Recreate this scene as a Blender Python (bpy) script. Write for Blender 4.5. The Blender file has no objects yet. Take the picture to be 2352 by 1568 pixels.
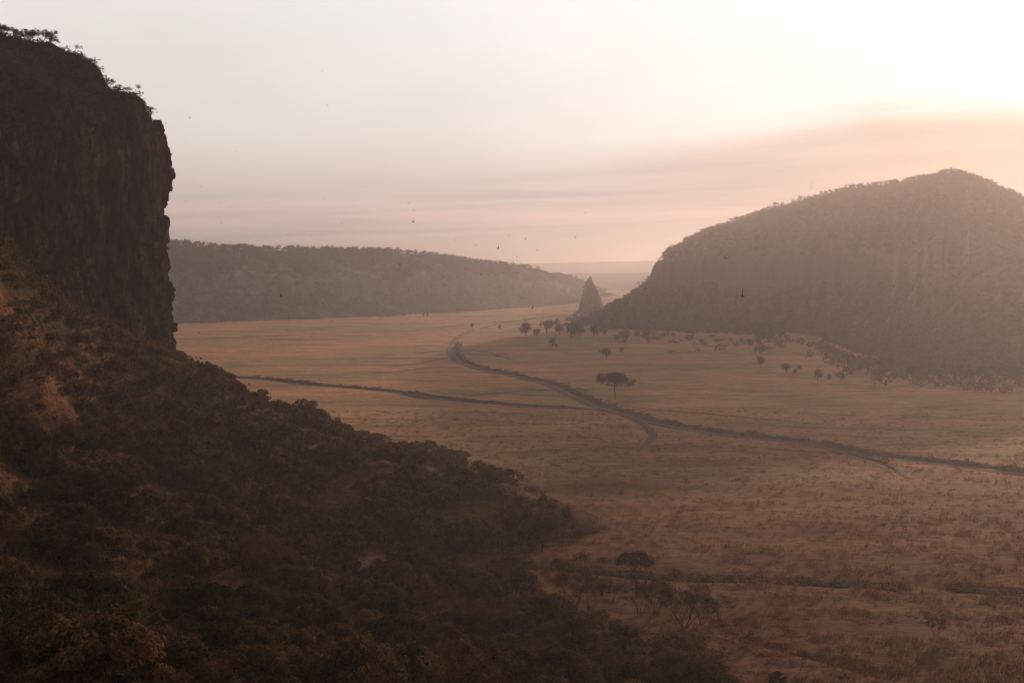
import bpy, math, random
import numpy as np
from mathutils import Vector, Matrix

# ------------------------------------------------------------------ camera, world, sun, exposure
sc = bpy.context.scene
COL = sc.collection
F = 1407.0            # focal length in pixels of a 1024 wide frame
CAMZ = 40.0           # eye height above the plain
HOR = 270.0           # row of the horizon
SUN_AZ = math.radians(22.6)   # to the right of the view direction
SUN_EL = math.radians(8.4)

cam_data = bpy.data.cameras.new("camera")
cam = bpy.data.objects.new("camera", cam_data)
COL.objects.link(cam)
cam.location = (0, 0, CAMZ)
cam.rotation_euler = (math.radians(90), 0, 0)
cam_data.sensor_width = 36.0
cam_data.lens = 36.0 * F / 1024.0
cam_data.shift_y = -(341.0 - HOR) / 1024.0
cam_data.clip_start = 0.5
cam_data.clip_end = 60000
sc.camera = cam
sc.render.resolution_x = 1024
sc.render.resolution_y = 682
sc.view_settings.view_transform = 'Standard'
sc.view_settings.look = 'None'
sc.view_settings.gamma = 1.0
sc.view_settings.use_curve_mapping = False
sc.view_settings.exposure = 0.0
sc.cycles.max_bounces = 5
sc.cycles.diffuse_bounces = 2
sc.cycles.glossy_bounces = 1
sc.cycles.transmission_bounces = 2
sc.cycles.volume_bounces = 0
sc.cycles.transparent_max_bounces = 4
sc.cycles.use_denoising = True
sc.cycles.use_adaptive_sampling = False
sc.cycles.pixel_filter_type = 'BLACKMAN_HARRIS'
sc.cycles.filter_width = 1.2

HAZE_DENSITY = 0.00031
HAZE_COLOR = (0.39, 0.425, 0.455, 1)
HAZE_ANISO = 0.67
SUN_STRENGTH = 4.5
SUN_COLOR = (1.0, 0.585, 0.405)


def world_sky():
    w = bpy.data.worlds.new("World")
    sc.world = w
    w.use_nodes = True
    nt = w.node_tree
    N, L = nt.nodes, nt.links
    N.clear()

    def math_(op, a, b=None, c=None, clamp=False):
        n = N.new('ShaderNodeMath')
        n.operation = op
        n.use_clamp = clamp
        for i, v in enumerate((a, b, c)):
            if v is None:
                continue
            if isinstance(v, (int, float)):
                n.inputs[i].default_value = v
            else:
                L.new(v, n.inputs[i])
        return n.outputs[0]

    def ramp(fac, stops, interp='LINEAR'):
        n = N.new('ShaderNodeValToRGB')
        n.color_ramp.interpolation = interp
        e = n.color_ramp.elements
        e[0].position, e[0].color = stops[0][0], (*stops[0][1], 1)
        e[1].position, e[1].color = stops[-1][0], (*stops[-1][1], 1)
        for p, c in stops[1:-1]:
            x = e.new(p)
            x.color = (*c, 1)
        L.new(fac, n.inputs[0])
        return n.outputs[0]

    def mixc(fac, a, b, mode='MIX'):
        n = N.new('ShaderNodeMix')
        n.data_type = 'RGBA'
        n.blend_type = mode
        for s, v in ((n.inputs[0], fac), (n.inputs[6], a), (n.inputs[7], b)):
            if isinstance(v, (int, float)):
                s.default_value = v
            elif isinstance(v, tuple):
                s.default_value = (*v, 1)
            else:
                L.new(v, s)
        return n.outputs[2]

    def smooth(x, lo, hi):
        n = N.new('ShaderNodeMapRange')
        n.interpolation_type = 'SMOOTHSTEP'
        L.new(x, n.inputs[0])
        for i, v in ((1, lo), (2, hi)):
            if isinstance(v, (int, float)):
                n.inputs[i].default_value = v
            else:
                L.new(v, n.inputs[i])
        return n.outputs[0]

    tc = N.new('ShaderNodeTexCoord')
    sep = N.new('ShaderNodeSeparateXYZ')
    L.new(tc.outputs['Generated'], sep.inputs[0])
    x, y, z = sep.outputs
    az = math_('ARCTAN2', x, y)
    el = math_('ARCSINE', z)
    # stretched coordinates for streaky cloud
    comb = N.new('ShaderNodeCombineXYZ')
    L.new(math_('MULTIPLY', az, 3.0), comb.inputs[0])
    L.new(math_('MULTIPLY', math_('ADD', el, math_('MULTIPLY', az, -0.035)), 78.0), comb.inputs[1])
    nz = N.new('ShaderNodeTexNoise')
    nz.inputs['Scale'].default_value = 1.0
    nz.inputs['Detail'].default_value = 5
    nz.inputs['Roughness'].default_value = 0.5
    nz.inputs['Distortion'].default_value = 0.5
    L.new(comb.outputs[0], nz.inputs['Vector'])
    streak = nz.outputs[0]
    comb2 = N.new('ShaderNodeCombineXYZ')
    L.new(math_('MULTIPLY', az, 5.0), comb2.inputs[0])
    L.new(math_('MULTIPLY', el, 9.0), comb2.inputs[1])
    nz2 = N.new('ShaderNodeTexNoise')
    nz2.inputs['Scale'].default_value = 1.0
    nz2.inputs['Detail'].default_value = 3
    L.new(comb2.outputs[0], nz2.inputs['Vector'])
    soft = nz2.outputs[0]
    # clear, thinly veiled sky: warm near the horizon, bright, dimmer overhead
    eln = math_('DIVIDE', el, math.pi / 2, clamp=True)
    base = ramp(eln, SKY_RAMP)
    # brighter towards the sun, dimmer and pinker away from it
    sd = Vector((math.sin(SUN_AZ) * math.cos(SUN_EL), math.cos(SUN_AZ) * math.cos(SUN_EL), math.sin(SUN_EL)))
    vd = N.new('ShaderNodeVectorMath')
    vd.operation = 'DOT_PRODUCT'
    L.new(tc.outputs['Generated'], vd.inputs[0])
    vd.inputs[1].default_value = sd
    dot = vd.outputs['Value']
    ang = math_('ARCCOSINE', math_('MINIMUM', dot, 0.99999))
    side = ramp(math_('DIVIDE', ang, math.pi, clamp=True), SIDE_RAMP)
    col = mixc(1.0, base, side, 'MULTIPLY')
    # cloud bank low over the horizon; its upper edge climbs to the right
    edge = ramp(math_('MULTIPLY_ADD', az, 1.0, 0.5, clamp=True), EDGE_RAMP)
    se = N.new('ShaderNodeSeparateColor')
    L.new(edge, se.inputs[0])
    edge = math_('ADD', se.outputs[0], math_('MULTIPLY', math_('SUBTRACT', streak, 0.5), 0.026))
    width = math_('ADD', 0.019, math_('MULTIPLY', smooth(az, 0.12, -0.20), 0.030))
    dist = math_('DIVIDE', math_('SUBTRACT', edge, el), width)
    mask = smooth(dist, -0.6, 1.0)
    # behind the viewer the bank thins out
    mask = math_('MULTIPLY', mask, smooth(y, -0.3, 0.5))
    cl_h = math_('DIVIDE', el, 0.11, clamp=True)
    cloud = ramp(cl_h, CLOUD_RAMP)
    cloud2 = ramp(cl_h, CLOUD_RAMP_R)
    cloud = mixc(smooth(az, -0.02, 0.30), cloud, cloud2)
    st = smooth(streak, 0.36, 0.64)
    cloud = mixc(1.0, cloud, mixc(st, (0.79, 0.79, 0.84), (1.16, 1.10, 1.07)), 'MULTIPLY')
    mask = math_('MULTIPLY', mask, math_('ADD', 0.90, math_('MULTIPLY', st, 0.10)))
    col = mixc(mask, col, cloud)
    # faint veil texture in the upper sky
    col = mixc(1.0, col, mixc(smooth(soft, 0.3, 0.7), (0.96, 0.955, 0.95), (1.04, 1.04, 1.04)), 'MULTIPLY')
    # the physical sky adds its share
    sky = N.new('ShaderNodeTexSky')
    sky.sky_type = 'NISHITA'
    sky.sun_disc = False
    sky.sun_elevation = SUN_EL
    sky.sun_rotation = SUN_AZ
    sky.dust_density = 4.0
    bg = N.new('ShaderNodeBackground')
    L.new(sky.outputs[0], bg.inputs[0])
    bg.inputs[1].default_value = SKY_NISHITA
    bg2 = N.new('ShaderNodeBackground')
    L.new(col, bg2.inputs[0])
    bg2.inputs[1].default_value = SKY_GAIN
    add = N.new('ShaderNodeAddShader')
    L.new(bg.outputs[0], add.inputs[0])
    L.new(bg2.outputs[0], add.inputs[1])
    out = N.new('ShaderNodeOutputWorld')
    L.new(add.outputs[0], out.inputs[0])
    w.cycles.sampling_method = 'MANUAL'
    w.cycles.sample_map_resolution = 1024


SKY_NISHITA = 0.004
SKY_GAIN = 0.95
SKY_RAMP = [(0.0, (0.62, 0.46, 0.40)), (0.03, (0.80, 0.66, 0.58)), (0.06, (0.91, 0.86, 0.82)), (0.12, (0.99, 0.985, 0.98)),
            (0.22, (0.72, 0.70, 0.70)), (0.45, (0.40, 0.40, 0.44)), (1.0, (0.22, 0.24, 0.30))]
SIDE_RAMP = [(0.0, (1.0, 1.06, 1.14)), (0.08, (1.0, 1.03, 1.07)), (0.20, (0.96, 0.94, 0.92)), (0.26, (0.92, 0.89, 0.87)),
             (0.45, (0.62, 0.58, 0.58)), (1.0, (0.5, 0.46, 0.48))]
EDGE_RAMP = [(0.0, (0.050,) * 3), (0.26, (0.054,) * 3), (0.42, (0.062,) * 3), (0.55, (0.078,) * 3), (0.66, (0.094,) * 3),
             (0.75, (0.112,) * 3), (0.84, (0.110,) * 3), (1.0, (0.09,) * 3)]
CLOUD_RAMP = [(0.0, (0.46, 0.42, 0.40)), (0.22, (0.60, 0.54, 0.51)), (0.34, (0.80, 0.62, 0.60)), (0.48, (0.64, 0.59, 0.59)),
              (0.75, (0.70, 0.63, 0.61)), (1.0, (0.78, 0.71, 0.68))]
CLOUD_RAMP_R = [(0.0, (0.26, 0.21, 0.21)), (0.4, (0.32, 0.25, 0.26)), (0.7, (0.36, 0.32, 0.34)), (1.0, (0.42, 0.40, 0.43))]
world_sky()

sun_d = bpy.data.lights.new("sun", 'SUN')
sun_d.energy = SUN_STRENGTH
sun_d.angle = math.radians(0.6)
sun_d.color = SUN_COLOR
sun = bpy.data.objects.new("sun", sun_d)
COL.objects.link(sun)
sdir = Vector((math.sin(SUN_AZ) * math.cos(SUN_EL), math.cos(SUN_AZ) * math.cos(SUN_EL), math.sin(SUN_EL)))
sun.rotation_euler = sdir.to_track_quat('Z', 'Y').to_euler()
sun.location = sdir * 2000

# ------------------------------------------------------------------ helpers
RNG = np.random.default_rng(7)
random.seed(7)


def pt(px, D):                      # ground plan point seen at column px, D metres ahead
    return ((px - 512.0) / F * D, D)


def zat(py, D):
    return CAMZ + (HOR - py) / F * D


def dplain(py):                     # distance of a plain point seen at row py
    return CAMZ * F / (py - HOR)


S = 1024.0 / 2352.0                 # a 2352 wide view of the photograph was used for measuring


def dp(dx, dy):                     # plain point from measured view coordinates
    D = dplain(dy * S)
    return pt(dx * S, D)


def hash2(ix, iy, seed):
    h = (ix.astype(np.int64) * 374761393 + iy.astype(np.int64) * 668265263 + seed * 1442695041) & 0xFFFFFFFF
    h = ((h ^ (h >> 13)) * 1274126177) & 0xFFFFFFFF
    h = (h ^ (h >> 16)) & 0xFFFFFFFF
    return h / 4294967295.0


def vnoise(x, y, seed=0):
    ix, iy = np.floor(x), np.floor(y)
    fx, fy = x - ix, y - iy
    a1 = hash2(ix, iy, seed) * 2 * np.pi
    a2 = hash2(ix + 1, iy, seed) * 2 * np.pi
    a3 = hash2(ix, iy + 1, seed) * 2 * np.pi
    a4 = hash2(ix + 1, iy + 1, seed) * 2 * np.pi
    g1 = np.cos(a1) * fx + np.sin(a1) * fy
    g2 = np.cos(a2) * (fx - 1) + np.sin(a2) * fy
    g3 = np.cos(a3) * fx + np.sin(a3) * (fy - 1)
    g4 = np.cos(a4) * (fx - 1) + np.sin(a4) * (fy - 1)
    u = fx * fx * fx * (fx * (fx * 6 - 15) + 10)
    v = fy * fy * fy * (fy * (fy * 6 - 15) + 10)
    return (g1 * (1 - u) + g2 * u) * (1 - v) + (g3 * (1 - u) + g4 * u) * v


def fbm(x, y, seed=0, octs=4, gain=0.5):
    s, a = 0, 1.0
    for o in range(octs):
        s = s + a * vnoise(x * 2 ** o + 17.3 * o, y * 2 ** o - 9.1 * o, seed + o)
        a *= gain
    return s


def worley(x, y, seed=0):
    """returns distance to the nearest cell, a random value of that cell and offset to the cell's centre"""
    ix, iy = np.floor(x), np.floor(y)
    best = np.full(x.shape, 9.0)
    val = np.zeros(x.shape)
    ox = np.zeros(x.shape)
    oy = np.zeros(x.shape)
    for dx in (-1, 0, 1):
        for dy in (-1, 0, 1):
            cx, cy = ix + dx, iy + dy
            qx = cx + hash2(cx, cy, seed)
            qy = cy + hash2(cx, cy, seed + 51)
            d = np.hypot(x - qx, y - qy)
            m = d < best
            best = np.where(m, d, best)
            val = np.where(m, hash2(cx, cy, seed + 99), val)
            ox = np.where(m, x - qx, ox)
            oy = np.where(m, y - qy, oy)
    return best, val, ox, oy


def sstep(x, a, b):
    t = np.clip((x - a) / (b - a), 0, 1)
    return t * t * (3 - 2 * t)


def mesh_np(name, V, Fc, mat, smooth=False):
    """mesh from arrays; Fc is (n,3) or (n,4)"""
    me = bpy.data.meshes.new(name)
    V = np.asarray(V, dtype=np.float32)
    Fc = np.asarray(Fc, dtype=np.int32)
    k = Fc.shape[1]
    me.vertices.add(len(V))
    me.vertices.foreach_set("co", V.ravel())
    me.loops.add(Fc.size)
    me.loops.foreach_set("vertex_index", Fc.ravel())
    me.polygons.add(len(Fc))
    me.polygons.foreach_set("loop_start", np.arange(0, Fc.size, k, dtype=np.int32))
    me.polygons.foreach_set("loop_total", np.full(len(Fc), k, dtype=np.int32))
    me.update(calc_edges=True)
    if smooth:
        me.polygons.foreach_set("use_smooth", np.ones(len(Fc), dtype=bool))
    if mat:
        me.materials.append(mat)
    return me


def link(name, me, parent=None):
    o = bpy.data.objects.new(name, me)
    COL.objects.link(o)
    if parent:
        o.parent = parent
    return o


def tag(o, label=None, cat=None, group=None, kind=None):
    if label:
        o['label'] = label
    if cat:
        o['category'] = cat
    if group:
        o['group'] = group
    if kind:
        o['kind'] = kind
    return o


def grid_faces(nu, nv):
    i = np.arange(nu - 1)[:, None] * nv + np.arange(nv - 1)[None, :]
    i = i.ravel()
    return np.stack([i, i + nv, i + nv + 1, i + 1], 1)


def inpoly(px, py, poly):
    r = np.zeros(np.shape(px), bool)
    n = len(poly)
    for i in range(n):
        x1, y1 = poly[i]
        x2, y2 = poly[(i + 1) % n]
        c = ((y1 > py) != (y2 > py)) & (px < (x2 - x1) * (py - y1) / (y2 - y1 + 1e-9) + x1)
        r ^= c
    return r


def proj(x, y, z):                  # world -> measured view coordinates
    return (512 + F * x / y) / S, (HOR + F * (CAMZ - z) / y) / S


# ------------------------------------------------------------------ materials
def new_mat(name):
    m = bpy.data.materials.new(name)
    m.use_nodes = True
    nt = m.node_tree
    for n in list(nt.nodes):
        nt.nodes.remove(n)
    return m, nt.nodes, nt.links


def noise_node(N, L, vec, scale, detail=4, rough=0.55, dist=0.0):
    n = N.new('ShaderNodeTexNoise')
    n.inputs['Scale'].default_value = scale
    n.inputs['Detail'].default_value = detail
    n.inputs['Roughness'].default_value = rough
    n.inputs['Distortion'].default_value = dist
    L.new(vec, n.inputs['Vector'])
    return n.outputs[0]


def ramp_node(N, L, fac, stops):
    n = N.new('ShaderNodeValToRGB')
    e = n.color_ramp.elements
    e[0].position, e[0].color = stops[0][0], (*stops[0][1], 1)
    e[1].position, e[1].color = stops[-1][0], (*stops[-1][1], 1)
    for p, c in stops[1:-1]:
        q = e.new(p)
        q.color = (*c, 1)
    L.new(fac, n.inputs[0])
    return n.outputs[0]


def mix_node(N, L, fac, a, b, mode='MIX'):
    n = N.new('ShaderNodeMix')
    n.data_type = 'RGBA'
    n.blend_type = mode
    for s, v in ((n.inputs[0], fac), (n.inputs[6], a), (n.inputs[7], b)):
        if isinstance(v, (int, float)):
            s.default_value = v
        elif isinstance(v, tuple):
            s.default_value = (*v, 1)
        else:
            L.new(v, s)
    return n.outputs[2]


def bump_node(N, L, h, strength, distance, prev=None):
    b = N.new('ShaderNodeBump')
    b.inputs['Strength'].default_value = strength
    b.inputs['Distance'].default_value = distance
    L.new(h, b.inputs['Height'])
    if prev is not None:
        L.new(prev, b.inputs['Normal'])
    return b.outputs[0]


def finish(N, L, col, normal=None, rough=0.9, spec=0.1, translucent=None, tcol=None):
    p = N.new('ShaderNodeBsdfPrincipled')
    p.inputs['Specular IOR Level'].default_value = spec
    if isinstance(rough, float):
        p.inputs['Roughness'].default_value = rough
    else:
        L.new(rough, p.inputs['Roughness'])
    L.new(col, p.inputs['Base Color']) if not isinstance(col, tuple) else p.inputs['Base Color'].__setattr__('default_value', (*col, 1))
    if normal is not None:
        L.new(normal, p.inputs['Normal'])
    res = p.outputs[0]
    if translucent:
        t = N.new('ShaderNodeBsdfTranslucent')
        if tcol is not None:
            L.new(tcol, t.inputs[0])
        else:
            L.new(col, t.inputs[0])
        mx = N.new('ShaderNodeMixShader')
        mx.inputs[0].default_value = translucent
        L.new(res, mx.inputs[1])
        L.new(t.outputs[0], mx.inputs[2])
        res = mx.outputs[0]
    o = N.new('ShaderNodeOutputMaterial')
    L.new(res, o.inputs[0])


def coords(N, L, scale=(1, 1, 1), rot=0.0):
    g = N.new('ShaderNodeNewGeometry')
    m = N.new('ShaderNodeMapping')
    m.inputs['Scale'].default_value = scale
    m.inputs['Rotation'].default_value = (0, 0, rot)
    L.new(g.outputs['Position'], m.inputs[0])
    return m.outputs[0]


def mat_plain():
    m, N, L = new_mat("dry_grass_plain")
    v = coords(N, L)
    vs = coords(N, L, (0.28, 1.0, 1.0), 0.05)
    big = noise_node(N, L, v, 0.010, 4, 0.6, 0.6)
    mid = noise_node(N, L, vs, 0.075, 6, 0.68, 0.7)
    fine = noise_node(N, L, vs, 0.55, 6, 0.72)
    tuft = noise_node(N, L, vs, 2.4, 4, 0.7)
    c1 = ramp_node(N, L, big, [(0.36, (0.30, 0.145, 0.082)), (0.50, (0.24, 0.135, 0.070)), (0.62, (0.175, 0.122, 0.060))])
    c2 = ramp_node(N, L, mid, [(0.34, (0.52, 0.50, 0.46)), (0.46, (0.84, 0.84, 0.80)), (0.56, (1.0, 1.0, 1.0)), (0.70, (1.25, 1.18, 1.06))])
    c3 = ramp_node(N, L, fine, [(0.33, (0.40, 0.42, 0.40)), (0.48, (0.92, 0.93, 0.92)), (0.66, (1.28, 1.25, 1.2))])
    c = mix_node(N, L, 1.0, c1, c2, 'MULTIPLY')
    c = mix_node(N, L, 0.85, c, c3, 'MULTIPLY')
    sp = ramp_node(N, L, tuft, [(0.30, (0.25, 0.26, 0.24)), (0.44, (0.8, 0.8, 0.78)), (0.62, (1.2, 1.15, 1.1))])
    c = mix_node(N, L, 0.8, c, sp, 'MULTIPLY')
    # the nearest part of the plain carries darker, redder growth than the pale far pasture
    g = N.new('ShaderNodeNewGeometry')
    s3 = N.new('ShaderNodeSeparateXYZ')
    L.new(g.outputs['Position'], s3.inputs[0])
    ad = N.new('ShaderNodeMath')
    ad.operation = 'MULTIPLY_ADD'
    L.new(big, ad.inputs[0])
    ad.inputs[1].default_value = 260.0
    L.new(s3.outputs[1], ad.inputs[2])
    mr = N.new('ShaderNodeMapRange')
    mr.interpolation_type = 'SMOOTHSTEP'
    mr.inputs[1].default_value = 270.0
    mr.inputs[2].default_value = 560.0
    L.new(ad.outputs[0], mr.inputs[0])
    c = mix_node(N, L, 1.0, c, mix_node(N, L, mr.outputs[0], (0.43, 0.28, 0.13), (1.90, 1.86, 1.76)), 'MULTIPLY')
    b = bump_node(N, L, fine, 0.8, 0.4)
    b = bump_node(N, L, tuft, 1.0, 0.25, b)
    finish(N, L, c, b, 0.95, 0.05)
    return m


def mat_slope():
    m, N, L = new_mat("slope_grass")
    v = coords(N, L)
    big = noise_node(N, L, v, 0.045, 5, 0.6, 0.8)
    fine = noise_node(N, L, v, 0.9, 5, 0.7)
    c1 = ramp_node(N, L, big, [(0.40, (0.020, 0.018, 0.008)), (0.52, (0.065, 0.036, 0.014)), (0.64, (0.16, 0.070, 0.026)), (0.80, (0.20, 0.08, 0.035))])
    c3 = ramp_node(N, L, fine, [(0.33, (0.30, 0.32, 0.30)), (0.50, (0.9, 0.9, 0.9)), (0.66, (1.3, 1.25, 1.2))])
    c = mix_node(N, L, 0.9, c1, c3, 'MULTIPLY')
    b = bump_node(N, L, fine, 1.0, 0.5)
    finish(N, L, c, b, 0.95, 0.05)
    return m


def mat_rock(name, tone=1.0, veg=True, scale=1.0):
    m, N, L = new_mat(name)
    v = coords(N, L)
    vv = coords(N, L, (1, 1, 0.22))
    big = noise_node(N, L, v, 0.06 * scale, 5, 0.6, 0.5)
    col = noise_node(N, L, vv, 0.55 * scale, 6, 0.65, 0.4)
    fine = noise_node(N, L, v, 2.2 * scale, 5, 0.7)
    t = tone
    c1 = ramp_node(N, L, big, [(0.35, (0.060 * t, 0.040 * t, 0.034 * t)), (0.5, (0.105 * t, 0.060 * t, 0.048 * t)), (0.66, (0.165 * t, 0.105 * t, 0.065 * t))])
    c2 = ramp_node(N, L, col, [(0.34, (0.22, 0.22, 0.23)), (0.5, (0.85, 0.83, 0.82)), (0.66, (1.7, 1.5, 1.35))])
    c = mix_node(N, L, 0.9, c1, c2, 'MULTIPLY')
    vo = N.new('ShaderNodeTexVoronoi')
    vo.inputs['Scale'].default_value = 0.55 * scale
    L.new(vv, vo.inputs['Vector'])
    sv = N.new('ShaderNodeSeparateColor')
    L.new(vo.outputs['Color'], sv.inputs[0])
    c = mix_node(N, L, 0.9, c, ramp_node(N, L, sv.outputs[0], [(0.0, (0.45, 0.45, 0.47)), (0.55, (0.9, 0.88, 0.86)), (1.0, (1.9, 1.65, 1.45))]), 'MULTIPLY')  # random cells lighter and darker: lit and shaded facets put into the colour
    if veg:
        g = N.new('ShaderNodeNewGeometry')
        s = N.new('ShaderNodeSeparateXYZ')
        L.new(g.outputs['Normal'], s.inputs[0])
        a = N.new('ShaderNodeMath')
        a.operation = 'MULTIPLY_ADD'
        L.new(big, a.inputs[0])
        a.inputs[1].default_value = 1.6
        L.new(s.outputs[2], a.inputs[2])
        mr = N.new('ShaderNodeMapRange')
        mr.inputs[1].default_value = 1.05
        mr.inputs[2].default_value = 1.35
        L.new(a.outputs[0], mr.inputs[0])
        grass = ramp_node(N, L, noise_node(N, L, v, 0.14, 4, 0.6), [(0.42, (0.018, 0.018, 0.010)), (0.58, (0.030, 0.025, 0.013)), (0.72, (0.060, 0.038, 0.018))])
        s4 = N.new('ShaderNodeSeparateXYZ')
        L.new(g.outputs['Position'], s4.inputs[0])
        hz = N.new('ShaderNodeMapRange')
        hz.inputs[1].default_value = 66.0
        hz.inputs[2].default_value = 78.0
        L.new(s4.outputs[2], hz.inputs[0])
        mxv = N.new('ShaderNodeMath')
        mxv.operation = 'MAXIMUM'
        L.new(hz.outputs[0], mxv.inputs[0])
        L.new(mr.outputs[0], mxv.inputs[1])
        c = mix_node(N, L, mxv.outputs[0], c, grass)
    b = bump_node(N, L, col, 1.0, 1.2)
    b = bump_node(N, L, fine, 0.8, 0.3, b)
    rr = N.new('ShaderNodeMapRange')
    rr.inputs[1].default_value = 0.35
    rr.inputs[2].default_value = 0.65
    rr.inputs[3].default_value = 0.55
    rr.inputs[4].default_value = 0.85
    L.new(fine, rr.inputs[0])
    finish(N, L, c, b, rr.outputs[0], 0.12)
    return m


def mat_hill(name, a, b_, c_, rock=None):
    m, N, L = new_mat(name)
    v = coords(N, L)
    big = noise_node(N, L, v, 0.012, 5, 0.6, 0.7)
    fine = noise_node(N, L, v, 0.13, 5, 0.7)
    c1 = ramp_node(N, L, big, [(0.38, a), (0.52, b_), (0.66, c_)])
    c3 = ramp_node(N, L, fine, [(0.33, (0.45, 0.45, 0.45)), (0.52, (0.95, 0.95, 0.95)), (0.66, (1.3, 1.25, 1.2))])
    c = mix_node(N, L, 0.9, c1, c3, 'MULTIPLY')
    if rock:
        g = N.new('ShaderNodeNewGeometry')
        s = N.new('ShaderNodeSeparateXYZ')
        L.new(g.outputs['Normal'], s.inputs[0])
        mr = N.new('ShaderNodeMapRange')
        mr.inputs[1].default_value = 0.78
        mr.inputs[2].default_value = 0.55
        L.new(s.outputs[2], mr.inputs[0])
        vv = coords(N, L, (1, 1, 0.12))
        col = noise_node(N, L, vv, 0.11, 5, 0.65, 0.3)
        rc = ramp_node(N, L, col, [(0.35, tuple(x * 0.85 for x in rock)), (0.5, rock), (0.66, tuple(x * 1.15 for x in rock))])
        c = mix_node(N, L, mr.outputs[0], c, rc)
    b = bump_node(N, L, fine, 1.0, 3.0)
    finish(N, L, c, b, 0.95, 0.05)
    return m


def mat_leaf(name, a, b_, transl=0.25, vary=0.35):
    m, N, L = new_mat(name)
    v = coords(N, L)
    n1 = noise_node(N, L, v, 0.8, 3, 0.6)
    c = ramp_node(N, L, n1, [(0.35, a), (0.65, b_)])
    oi = N.new('ShaderNodeObjectInfo')
    tint = ramp_node(N, L, oi.outputs['Random'], [(0.0, (1 - vary, 1 - vary * 0.85, 1 - vary)), (0.5, (1, 1, 1)), (1.0, (1 + vary * 1.2, 1 + vary * 0.7, 1 + vary * 0.6))])
    c = mix_node(N, L, 1.0, c, tint, 'MULTIPLY')
    finish(N, L, c, None, 0.9, 0.02, transl)
    return m


def mat_simple(name, a, b_, scale=1.0, rough=0.9, bump=0.3):
    m, N, L = new_mat(name)
    v = coords(N, L)
    n1 = noise_node(N, L, v, scale, 5, 0.65, 0.3)
    c = ramp_node(N, L, n1, [(0.35, a), (0.65, b_)])
    b = bump_node(N, L, n1, 0.8, bump)
    finish(N, L, c, b, rough, 0.1)
    return m


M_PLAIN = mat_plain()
M_SLOPE = mat_slope()
M_CLIFF = mat_rock("cliff_rock", 0.8)
M_TOWER = mat_rock("tower_rock", 0.45, False, 0.4)
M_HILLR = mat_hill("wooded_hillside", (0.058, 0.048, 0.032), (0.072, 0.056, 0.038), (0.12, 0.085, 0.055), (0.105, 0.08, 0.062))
M_HILLL = mat_hill("far_hillside", (0.13, 0.125, 0.09), (0.17, 0.155, 0.11), (0.28, 0.23, 0.15), (0.18, 0.165, 0.135))  # raised base colour carries part of the haze brightness over this hill
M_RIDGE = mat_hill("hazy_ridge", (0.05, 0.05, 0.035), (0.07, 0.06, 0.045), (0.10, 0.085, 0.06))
M_BUSH = mat_leaf("shrub_leaves", (0.016, 0.015, 0.006), (0.125, 0.080, 0.033), 0.25, 0.5)
M_THORN = mat_leaf("thorn_leaves", (0.030, 0.018, 0.009), (0.10, 0.056, 0.028), 0.22)
M_ACACIA = mat_leaf("acacia_leaves", (0.010, 0.011, 0.006), (0.020, 0.019, 0.010), 0.08, 0.1)
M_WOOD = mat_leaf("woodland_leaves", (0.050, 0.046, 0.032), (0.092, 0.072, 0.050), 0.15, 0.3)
M_FARWOOD = mat_leaf("far_woodland_leaves", (0.14, 0.137, 0.10), (0.21, 0.185, 0.14), 0.15, 0.3)  # paler than the near woods: distant haze partly put into the leaf colour
M_BARK = mat_simple("bark", (0.025, 0.018, 0.013), (0.06, 0.042, 0.03), 3.0)
M_GRASS = mat_leaf("grass_blades", (0.12, 0.060, 0.026), (0.21, 0.105, 0.05), 0.42, 0.1)
M_ROAD = mat_simple("dirt_road", (0.085, 0.062, 0.048), (0.14, 0.10, 0.075), 0.35, 0.95, 0.08)
M_TRACK = mat_simple("worn_track", (0.060, 0.040, 0.028), (0.11, 0.075, 0.055), 0.35, 0.95, 0.08)
M_BANK = mat_simple("road_bank", (0.055, 0.045, 0.028), (0.11, 0.078, 0.048), 0.8, 0.95, 0.4)
M_BIRD = mat_simple("dark_feathers", (0.015, 0.012, 0.010), (0.03, 0.024, 0.02), 20.0, 0.6, 0.01)

# ------------------------------------------------------------------ the plain, with roads cut into it
def catmull(P, n=10):
    P = np.array(P, float)
    P = np.vstack([2 * P[0] - P[1], P, 2 * P[-1] - P[-2]])
    out = []
    for i in range(1, len(P) - 2):
        t = np.linspace(0, 1, n, endpoint=False)[:, None]
        p0, p1, p2, p3 = P[i - 1], P[i], P[i + 1], P[i + 2]
        out.append(0.5 * ((2 * p1) + (-p0 + p2) * t + (2 * p0 - 5 * p1 + 4 * p2 - p3) * t ** 2 + (-p0 + 3 * p1 - 3 * p2 + p3) * t ** 3))
    out.append(P[-2][None, :])
    return np.vstack(out)


ROADS = {
    'road': dict(pts=[(2700, 1118), (2352, 1082), (2150, 1058), (2000, 1040), (1850, 1019), (1700, 1002), (1560, 982), (1480, 968), (1400, 941), (1330, 915), (1250, 880),
                      (1180, 862), (1110, 849), (1060, 834), (1037, 815), (1037, 795), (1050, 775), (1085, 758), (1150, 742), (1230, 729), (1310, 718)], w=3.5, mat='road'),
    'side_track': dict(pts=[(400, 852), (560, 867), (700, 881), (820, 890), (950, 907), (1080, 920), (1200, 927), (1320, 931), (1430, 946)], w=3.0, mat='track'),
    'spur_track': dict(pts=[(1420, 952), (1465, 968), (1492, 985), (1500, 1000), (1490, 1015), (1465, 1036)], w=2.4, mat='track'),
    'spur_track.001': dict(pts=[(1790, 1013), (1880, 1024), (1960, 1042), (2020, 1062), (2062, 1092)], w=2.0, mat='track'),
}
for r in ROADS.values():
    r['line'] = catmull([dp(*p) for p in r['pts']], 8)

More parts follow.
